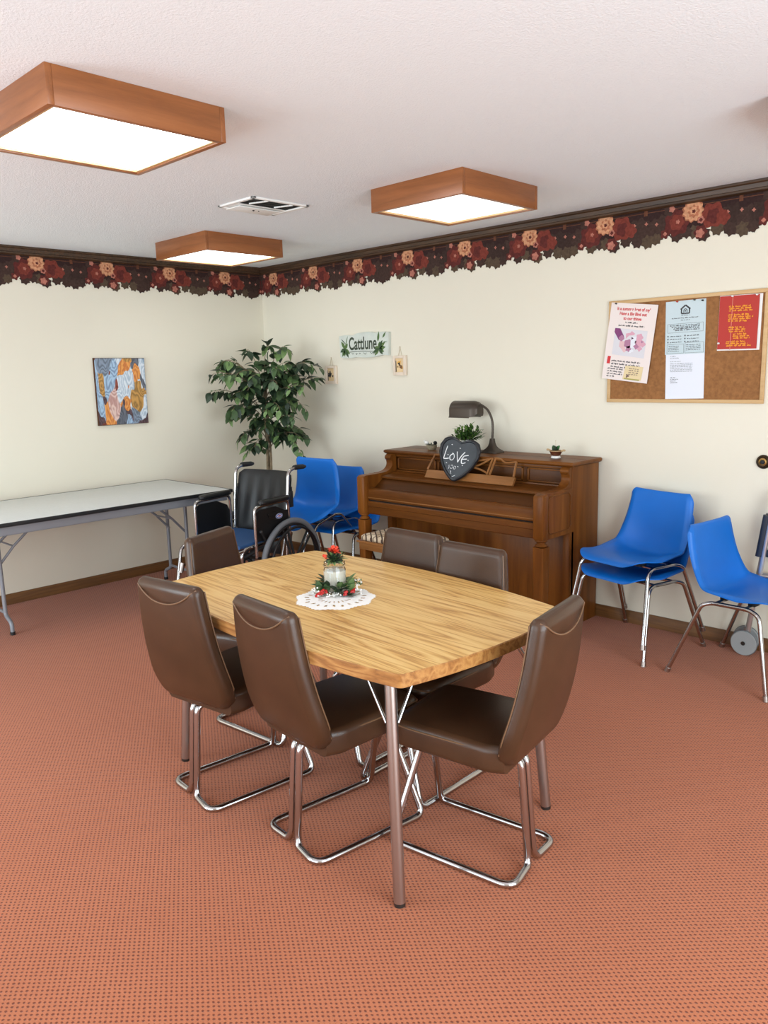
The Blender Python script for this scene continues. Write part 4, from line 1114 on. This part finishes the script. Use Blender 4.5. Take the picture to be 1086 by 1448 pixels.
# ------------------------------------------------------------------ things hanging on the walls
WX, WZ = Vector((1, 0, 0)), Vector((0, 0, 1))
def painting():
    t = thing('wall_painting', 'small unframed colourful canvas print on the left wall above the folding table', 'painting', (0.001, -1.382, 1.445))
    t.rotation_euler = (math.radians(-.5), 0, 0)
    MB().bb((0, -.203, -.248), (.020, .203, .248), .001).build('canvas', M['walnutd'], t)
    m = bpy.data.materials.new('canvas_paint'); m.use_nodes = True; nt = m.node_tree; b = nt.nodes['Principled BSDF']; b.inputs['Roughness'].default_value = .5
    L = nt.links.new; N = nt.nodes.new
    tc = N('ShaderNodeTexCoord'); mp = N('ShaderNodeMapping'); mp.inputs['Scale'].default_value = (0, 1.35, .62); mp.inputs['Rotation'].default_value = (.35, 0, 0); mp.inputs['Location'].default_value = (0, .37, .13); L(tc.outputs['Object'], mp.inputs[0])
    nz = N('ShaderNodeTexNoise'); nz.inputs['Scale'].default_value = 5; nz.inputs['Detail'].default_value = 2; L(mp.outputs[0], nz.inputs['Vector'])
    sc = N('ShaderNodeVectorMath'); sc.operation = 'MULTIPLY_ADD'; sc.inputs[1].default_value = (.22, .22, .22); L(nz.outputs['Color'], sc.inputs[0]); L(mp.outputs[0], sc.inputs[2])
    v = N('ShaderNodeTexVoronoi'); v.inputs['Scale'].default_value = 9; L(sc.outputs[0], v.inputs['Vector'])
    sep = N('ShaderNodeSeparateColor'); L(v.outputs['Color'], sep.inputs[0])
    r = N('ShaderNodeValToRGB'); r.color_ramp.interpolation = 'CONSTANT'
    st = [(0, S(148, 172, 196)), (.16, S(214, 140, 72)), (.28, S(84, 62, 66)), (.40, S(196, 206, 216)), (.52, S(176, 132, 70)), (.62, S(118, 130, 146)), (.72, S(128, 62, 48)), (.82, S(206, 170, 160)), (.9, S(92, 96, 106))]
    while len(r.color_ramp.elements) < len(st): r.color_ramp.elements.new(.5)
    for e, (p, c) in zip(r.color_ramp.elements, st): e.position = p; e.color = c
    L(sep.outputs[0], r.inputs['Fac'])
    w_ = N('ShaderNodeTexWave'); w_.inputs['Scale'].default_value = 26; w_.inputs['Distortion'].default_value = 6; L(sc.outputs[0], w_.inputs['Vector'])
    mx = N('ShaderNodeMix'); mx.data_type = 'RGBA'; mx.blend_type = 'OVERLAY'; mx.inputs['Factor'].default_value = .35; L(r.outputs['Color'], mx.inputs['A']); L(w_.outputs['Color'], mx.inputs['B'])
    L(mx.outputs['Result'], b.inputs['Base Color'])
    MB().bb((.0195, -.200, -.245), (.0212, .200, .245)).build('picture', m, t)
painting()

def name_sign():
    t = thing('wall_sign', 'wavy pale plaque with dark lettering and painted green leaves above the piano bench', 'sign', (1.258, -.001, 1.743))
    top = [(-.268, .078), (-.20, .083), (-.12, .078), (-.06, .092), (.06, .096), (.13, .086), (.21, .090), (.268, .084)]
    bot = [(.262, -.084), (.20, -.080), (.12, -.090), (.02, -.094), (-.08, -.088), (-.16, -.094), (-.25, -.088), (-.262, -.072)]
    pts = [(p.x, p.y) for p in crv([(a, b, 0) for a, b in top], 4)] + [(p.x, p.y) for p in crv([(a, b, 0) for a, b in bot], 4)]
    MB().prism(pts, .024, ((0, 0, 0), WX, WZ)).build('plaque', mat('plaque_pale', S(206, 210, 200), .7, noise=(14, .06)), t)
    F_ = lambda a, b: (Vector((a, -.0246, b)), WX, WZ)
    mb = MB(); text_mesh(mb, 'Cattlune', (.132), (Vector((-.01, -.0248, -.030)), WX, WZ), 0, 'CENTER', sx=.66, bold=.003)
    mb.tube([(-.155, -.0245, -.048), (-.02, -.0245, -.044), (.13, -.0245, -.050)], .0022, 6, flat=.4)
    for i, (a, l) in enumerate(((-.13, .02), (-.085, .015), (-.05, .015), (.0, .03), (.07, .03), (.10, .02))):
        mb.tube(crv([(a, -.0245, -.056), (a+l*.5, -.0245, -.064-(i % 2)*.005), (a+l, -.0245, -.058)], 4), .002, 6, flat=.4)
    mb.build('lettering', M['signgreen'], t)
    mb = MB()
    def lf(a, b, ang, L, W, mi):
        d = (math.cos(ang), math.sin(ang)); n_ = (-d[1], d[0]); poly = []
        for i in range(8): s = i/8; w_ = W*.5*math.sin(PI*s**.85); poly.append((a+d[0]*L*s+n_[0]*w_, b+d[1]*L*s+n_[1]*w_))
        for i in range(8): s = 1-i/8; w_ = -W*.5*math.sin(PI*s**.85); poly.append((a+d[0]*L*s+n_[0]*w_, b+d[1]*L*s+n_[1]*w_))
        mb.prism(poly, .0008, (Vector((0, -.0246-.0004*mi, 0)), WX, WZ), mi)
    for ang, L, mi in ((.1, .07, 0), (.6, .08, 0), (1.0, .07, 1), (-.5, .06, 0), (3.6, .07, 1), (4.0, .07, 0), (2.9, .04, 0), (5.4, .06, 1), (1.4, .05, 0)):
        lf(.165, -.03, ang, L, .026, mi)
    lf(.155, .02, 1.4, .075, .022, 0); lf(.205, .045, .9, .055, .016, 0); lf(.21, .015, 0, .045, .006, 0)
    for ang, L, mi in ((2.2, .07, 0), (.9, .05, 0), (3.6, .06, 1), (4.6, .06, 0), (5.2, .08, 1), (5.6, .07, 0), (4.2, .07, 0)):
        lf(-.205, -.02, ang, L, .028, mi)
    lf(-.245, .055, -.7, .07, .008, 1); lf(-.20, .0, 1.2, .08, .008, 0)
    mb.build('painted_leaves', [mat('sign_leaf', S(84, 110, 60), .7), mat('sign_leaf_dark', S(56, 78, 48), .7)], t)
name_sign()
def small_frame(x, z, seed, label):
    t = thing('hanging_picture', label, 'picture frame', (x, -.001, z), 0, 'small cream frames hung by string')
    hw, hh, d = .064, .072, .020
    mb = MB()
    for lo, hi in (((-hw, -d, -hh), (-hw+.018, 0, hh)), ((hw-.028, -d, -hh), (hw, 0, hh)), ((-hw+.018, -d, -hh), (hw-.028, 0, -hh+.024)), ((-hw+.018, -d, hh-.02), (hw-.028, 0, hh))): mb.bb(lo, hi, .0015)
    mb.build('frame', M['creamframe'], t)
    rn = random.Random(seed); mb = MB()
    mb.bb((-hw+.016, -.008, -hh+.022), (hw-.026, -.004, hh-.018), 0, 0)
    mb.prism([(-.046, .035), (-.040, .035), (-.038, -.045), (-.046, -.045)], .0005, ((0, -.0083, 0), WX, WZ), 2)
    for i in range(9):
        a, b = rn.uniform(-.03, .025), rn.uniform(-.02, .028); r = rn.uniform(.006, .013)
        mb.prism(bloom(a, b, r, 3, .25, rn.random()*6, 16), .0004, ((0, -.0085-.0002*i, 0), WX, WZ), rn.choice((1, 2, 2, 3)))
    mb.build('picture', [mat('pic_cream', S(226, 196, 150), .6), mat('pic_gold', S(222, 168, 84), .6), mat('pic_dark', S(46, 42, 42), .6), mat('pic_brown', S(120, 84, 50), .6)], t)
    mb = MB(); mb.tube([(-.02, -.004, hh), (-.004, -.003, hh+.062), (.012, -.004, hh)], .0014, 6); mb.ball((-.004, -.004, hh+.063), .004, sub=1)
    mb.build('hanging_string', M['string'], t)
small_frame(.868, 1.525, 4, 'small cream box frame hung by string, lower left of the wavy plaque')
small_frame(1.622, 1.582, 8, 'small cream box frame hung by string, lower right of the wavy plaque')

def cork_board():
    t = thing('bulletin_board', 'cork bulletin board with pale wooden frame on the back wall', 'bulletin board', (3.735, -.001, 1.62))
    hw, hh = .442, .290
    MB().bb((-hw+.012, -.008, -hh+.012), (hw-.012, 0, hh-.012)).build('cork', M['cork'], t)
    mb = MB()
    for s in (-1, 1):
        mb.bb((-hw, -.016, s*hh-(.020 if s > 0 else 0)), (hw, 0, s*hh+(.020 if s < 0 else 0)), .002)
        mb.bb((s*hw-(.020 if s > 0 else 0), -.0155, -hh+.02), (s*hw+(.020 if s < 0 else 0), 0, hh-.02), .002)
    mb.build('frame', M['lightwood'], t)
cork_board()
INK = mat('ink_dark', S(70, 70, 72), .8); INKG = mat('ink_grey', S(140, 142, 146), .8); INKR = mat('ink_red', S(204, 56, 60), .8); INKB = mat('ink_brown', S(120, 96, 92), .8); INKO = mat('ink_orange', S(232, 150, 48), .8)
def sheet(name, label, cat, cx, cz, w_, h, rot, m, y=-.0105, skew=0, curl=None):
    t = thing(name, label, cat, (cx, y, cz)); t.rotation_euler = (0, math.radians(rot), 0)
    hw, hh = w_/2, h/2; n = 10; mb = MB(); V = []; F = []
    for j in range(n+1):
        for i in range(n+1):
            u, v = i/n, j/n; lift = curl(u, v) if curl else 0
            V.append((-hw+w_*u, -lift, -hh+h*v))
    for j in range(n):
        for i in range(n): a = j*(n+1)+i; F.append([a, a+1, a+n+2, a+n+1])
    o = len(V); V += [(x, yy+.0008, z) for x, yy, z in V]; F += [[q+o for q in f[::-1]] for f in F]
    mb.add(V, F); mb.build('sheet', m, t)
    return t
def pin(t, x, z, m, y=0):
    mb = MB(); mb.lathe([(.0045, 0), (.0045, .002), (.0028, .003), (.0028, .008), (.0042, .010), (.0042, .012), (.001, .0125)], 14, T=Matrix.Translation((x, y, z)) @ Matrix.Rotation(PI/2, 4, 'X'))
    mb.build('push_pin', m, t)
rn = random.Random(31)
def poster():
    t = sheet('poster', 'cream poster with red heading and pink picture, pinned at left of cork board', 'poster', 3.427, 1.670, .285, .435, 7, mat('poster_cream', S(234, 220, 214), .7), y=-.0185)
    y = -.0006
    mb = MB()
    for i, (s, z, sz) in enumerate((("It a summer heat of my'", .178, .0245), ('Hang a Big Bird out', .152, .0245), ('to our things', .126, .0245))):
        text_mesh(mb, s, sz, (Vector((0, y, z)), WX, WZ), 0, sx=.86, bold=.0008)
    mb.build('heading', INKR, t)
    mb = MB(); scribble(mb, (-.04, y, .108), WX, WZ, .075, .008, rn); scribble(mb, (-.080, y, .090), WX, WZ, .16, .0085, rn)
    for k in range(3): scribble(mb, (-.095, y, -.112-k*.017), WX, WZ, .18-.02*(k == 2), .009, rn)
    for k in range(4): scribble(mb, (-.115, y, -.158-k*.0145), WX, WZ, .10-.05*(k == 3), .008, rn)
    mb.build('small_print', INK, t)
    mb = MB(); mb.prism([(-.102, -.085), (-.122, -.085), (-.124, -.128), (-.104, -.128)], .0003, ((0, y, 0), WX, WZ)); mb.build('red_tab', INKR, t)
    mb = MB(); z0 = -.0
    pm = [mat('print_'+n, S(*c), .7) for n, c in (('pale', (216, 212, 216)), ('purple', (128, 62, 112)), ('mauve', (176, 122, 150)), ('pink', (214, 160, 176)), ('blush', (222, 182, 184)), ('white', (226, 226, 232)), ('dark', (84, 50, 70)))]
    def p(poly, mi, l): mb.prism(poly, .0002, ((0, y-.0003*l, z0), WX, WZ), mi)
    p([(-.098, .078), (.102, .072), (.102, -.08), (-.098, -.074)], 0, 0)
    p([(-.098, .076), (-.066, .076), (-.036, .032), (-.048, .010), (-.066, .010), (-.100, .054)], 1, 1)
    p(bloom(-.050, .022, .016, 4, .1), 2, 2)
    p([(-.058, .008), (-.026, .004), (-.022, -.026), (-.012, -.048), (-.024, -.058), (-.046, -.036), (-.060, -.026)], 4, 1)
    p([(-.026, .050), (.0, .056), (.008, .066), (.030, .052), (.022, .044), (-.006, .040), (-.024, .020)], 3, 1)
    p(bloom(-.006, -.006, .024, 5, .1), 2, 2); p(bloom(.0, -.034, .016, 5, .15), 2, 2)
    p([(.006, .034), (.042, .038), (.040, -.026), (.012, -.030)], 5, 3); p(bloom(.016, .026, .006, 3, .3), 6, 4); p(bloom(.040, .008, .005, 3, .3), 6, 4)
    p(bloom(.060, .034, .020, 5, .12), 3, 2); p(bloom(.062, .006, .024, 4, .15), 3, 3); p(bloom(.084, -.002, .016, 4, .15), 3, 2); p(bloom(.068, -.028, .014, 4, .2), 3, 2); p(bloom(.046, -.018, .014, 4, .2), 2, 4); p(bloom(.078, .010, .006, 3, .2), 2, 5)
    p(bloom(.018, -.044, .012, 3, .3), 5, 1)
    mb.build('pink_picture', pm, t)
    c = MB(); c.prism([(-.002, -.130), (.108, -.128), (.104, -.205), (-.010, -.208)], .0003, ((0, y-.0004, 0), WX, WZ), 0)
    c.prism([(.0, -.200), (.096, -.200), (.092, -.208), (-.002, -.208)], .0003, ((0, y-.0008, 0), WX, WZ), 1)
    c.build('yellow_note', [mat('note_yellow', S(226, 204, 160), .7), mat('note_olive', S(170, 160, 90), .7)], t)
    mb = MB()
    for k in range(4): scribble(mb, (.022, y-.0008, -.146-k*.011), WX, WZ, .06, .006, rn)
    mb.prism(bloom(.018, -.187, .009, 3, .3), .0003, ((0, y-.0008, 0), WX, WZ)); mb.build('note_print', INKB, t)
    pin(t, -.112, .212, M['darkmetal'], y)
poster()
def notice():
    t = sheet('notice_sheet', 'pale blue notice with house emblem pinned at centre of cork board', 'notice', 3.748, 1.739, .222, .286, -1.0, mat('notice_blue', S(198, 212, 216), .7), y=-.0110)
    y = -.0006; mb = MB()
    O = ((0, y, .0), WX, WZ)
    def band(pts, wdt):
        for (a, b), (c, d) in zip(pts, pts[1:]):
            l = math.hypot(c-a, d-b); nx, nz = -(d-b)/l*wdt/2, (c-a)/l*wdt/2
            mb.prism([(a-nx, b-nz), (c-nx, d-nz), (c+nx, d+nz), (a+nx, b+nz)], .0002, O)
    band([(-.027, .096), (.0, .118), (.027, .096)], .008); band([(-.022, .100), (-.022, .074), (.022, .074), (.022, .100)], .007)
    band([(-.009, .079), (-.009, .093), (0, .099), (.009, .093), (.009, .079)], .004); mb.prism(bloom(0, .087, .004, 2, .05, 0, 16), .0002, O)
    mb.build('house_emblem', INK, t)
    mb = MB(); scribble(mb, (-.022, y, .063), WX, WZ, .044, .004, rn); scribble(mb, (-.075, y, .049), WX, WZ, .15, .005, rn); scribble(mb, (-.025, y, .038), WX, WZ, .05, .004, rn)
    for k in range(4): scribble(mb, (-.085+.01*k, y, .010-k*.0085), WX, WZ, .165-.01*k, .006, rn)
    def rect(a, b, c, d, q=.0012):
        for lo, hi in (((a, b), (c, b+q)), ((a, d-q), (c, d)), ((a, b), (a+q, d)), ((c-q, b), (c, d))): mb.add([(lo[0], y, lo[1]), (hi[0], y, lo[1]), (hi[0], y, hi[1]), (lo[0], y, hi[1])], [[0, 1, 2, 3]])
    rect(-.098, -.026, .100, .022); rect(-.100, -.138, -.005, -.088); rect(.002, -.138, .104, -.082)
    mb.build('fine_print', INK, t)
    mb = MB()
    for k in range(3):
        for x in (-.098, -.002):
            mb.prism([(x, -.040-k*.016), (x+.006, -.040-k*.016), (x+.006, -.048-k*.016), (x, -.048-k*.016)], .0002, O); scribble(mb, (x+.014, y, -.047-k*.016), WX, WZ, .065, .005, rn)
    for k in range(4): scribble(mb, (-.092, y, -.100-k*.009), WX, WZ, .06, .004, rn); scribble(mb, (.008, y, -.096-k*.009), WX, WZ, .08, .004, rn)
    mb.build('list_print', INK, t)
    pin(t, -.045, .140, mat('pin_red', S(180, 50, 30), .4), y); pin(t, .050, .141, mat('pin_olive', S(70, 74, 60), .4), y); pin(t, .094, .134, M['black'], y)
notice()
def letter():
    t = sheet('letter_sheet', 'white typed letter hanging below the blue notice on the cork board', 'letter', 3.755, 1.478, .216, .250, -1.2, mat('letter_white', S(226, 228, 236), .7), y=-.0100)
    y = -.0006; mb = MB()
    scribble(mb, (-.082, y, .106), WX, WZ, .03, .004, rn); scribble(mb, (-.082, y, .096), WX, WZ, .05, .004, rn); scribble(mb, (-.082, y, .078), WX, WZ, .06, .004, rn)
    for k in range(6): scribble(mb, (-.082, y, .066-k*.0085), WX, WZ, .125, .004, rn)
    mb.build('typed_lines', INKG, t)
    mb = MB()
    for k, l in enumerate((.03, .045, .03, .04)): scribble(mb, (-.080, y, -.010-k*.009), WX, WZ, l, .004, rn)
    mb.build('signature_lines', INK, t)
letter()
def flyer():
    t = sheet('flyer_backing', 'white sheet showing behind the red flyer at right of cork board', 'paper', 4.035, 1.747, .216, .282, .6, M['paper'], y=-.0100)
    t2 = sheet('red_flyer', 'red flyer with orange lettering pinned at right of cork board', 'flyer', 4.029, 1.749, .200, .272, .6, mat('flyer_red', S(180, 48, 38), .6), y=-.0135, curl=lambda u, v: -.0015*max(0, u-.6)*max(0, .6-v))
    y = -.0018; mb = MB()
    for z, x, w_, n in ((.070, -.050, .135, 3), (.028, -.052, .130, 4), (-.036, -.046, .110, 3), (-.070, -.022, .085, 3), (-.108, -.056, .125, 3)):
        for k in range(n): scribble(mb, (x+rn.uniform(-.002, .004), y, z-k*.0105+.008), WX, WZ, w_*rn.uniform(.7, 1), .0085, rn, dens=.95)
    mb.build('orange_lettering', INKO, t2)
    mb = MB(); mb.prism([(-.035, -.14), (-.032, -.14), (-.032, .14), (-.035, .14)], .0002, ((0, -.0010, 0), WX, WZ)); mb.build('fold_line', mat('fold_line', S(222, 130, 110), .6), t2)
    for x, z in ((-.034, .134), (.088, .134), (-.092, -.105)): pin(t2, x, z, M['white'], -.001)
flyer()
def bumper():
    t = thing('wall_bumper', 'round dark brass door bumper on the wall at the right edge', 'door bumper', (4.193, -.001, 1.028))
    T = Matrix.Rotation(PI/2, 4, 'X'); br_ = mat('dark_brass', S(58, 44, 28), .35, .7); b2 = mat('brass', S(176, 140, 84), .3, .9)
    MB().lathe([(.036, 0), (.037, .004), (.033, .012), (.026, .016), (.022, .014)], 32, T=T).build('rose', br_, t)
    MB().lathe([(.022, .012), (.020, .018), (.014, .020), (.012, .016)], 32, T=T).build('brass_ring', b2, t)
    MB().lathe([(.012, .014), (.010, .022), (.004, .024), (.001, .024)], 24, T=T).build('rubber_tip', M['blackrub'], t)
bumper()

# ------------------------------------------------------------------ folded walker at the right edge
def walker():
    SH = .018
    t = thing('walker', 'folded aluminium walker with grey wheels against the wall at the right edge', 'walker', (4.415, -.15, 0))
    al = mat('aluminium', S(206, 206, 208), .28, .9); nv = mat('dark_navy_plastic', S(34, 40, 54), .5)
    for k, y in enumerate((-.058, -.100)):
        q = SH*k; P = [(-.235+q, y+.15, .115), (-.150+q, y+.15, .80), (-.130+q, y+.15, .875), (.10+q, y+.15, .885), (.14+q, y+.15, .80), (.22+q, y+.15, .012)]
        mb = MB(); mb.tube(fillet(P, [0, .03, .06, .06, .05, 0], 6), .0125, 12); sf = mb.build('side_frame', al, t)
        MB().tube([(-.08+q, y+.15, .8785), (.07+q, y+.15, .8837)], .0175, 12).build('hand_grip', M['blackrub'], sf)
        mb = MB(); mb.tube([(-.194+q, y+.15, .44), (.175+q, y+.15, .44)], .010, 10); mb.build('side_brace', al, sf)
        MB().tube([(.216+q, y+.15, .05), (.2205+q, y+.15, 0)], .017, 12).build('rubber_tip', M['blackrub'], sf)
        w_ = MB(); yy = y+.15+(-.024 if k else .024); c = (-.245+q, yy, .067)
        w_.lathe([(.052, -.011), (.064, -.011), (.067, -.007), (.067, .007), (.064, .011), (.052, .011)], 36, (0, 0, 0), 0, Matrix.Translation(c) @ Matrix.Rotation(PI/2, 4, 'X'), cap=True)
        wo = w_.build('wheel', mat('wheel_grey', S(150, 152, 152), .5), sf)
        mb = MB(); mb.lathe([(.011, -.014), (.011, .014)], 18, (0, 0, 0), 0, Matrix.Translation(c) @ Matrix.Rotation(PI/2, 4, 'X')); mb.build('wheel_hub', M['darkmetal'], wo)
        MB().torus(.0665, .0035, c, 'Y', 40, 8).build('tread', M['tyre'], wo)
        mb = MB(); mb.tube([(-.245+q, y+.15, .067), (-.235+q, y+.15, .14)], .0145, 10); mb.build('wheel_fork', al, sf)
    # folding cross members, dark plastic sleeves
    mb = MB()
    for y in (-.058, -.100):
        mb.tube([(-.185, y+.15, .545), (-.157, y+.15, .765)], .0185, 12)
    mb.build('sleeve', nv, t)
    mb = MB(); mb.box((-.03, .071, .70), (.29, .036, .030), .006); mb.box((-.03, .071, .56), (.30, .038, .034), .006); mb.build('folding_crossbar', nv, t)
walker()
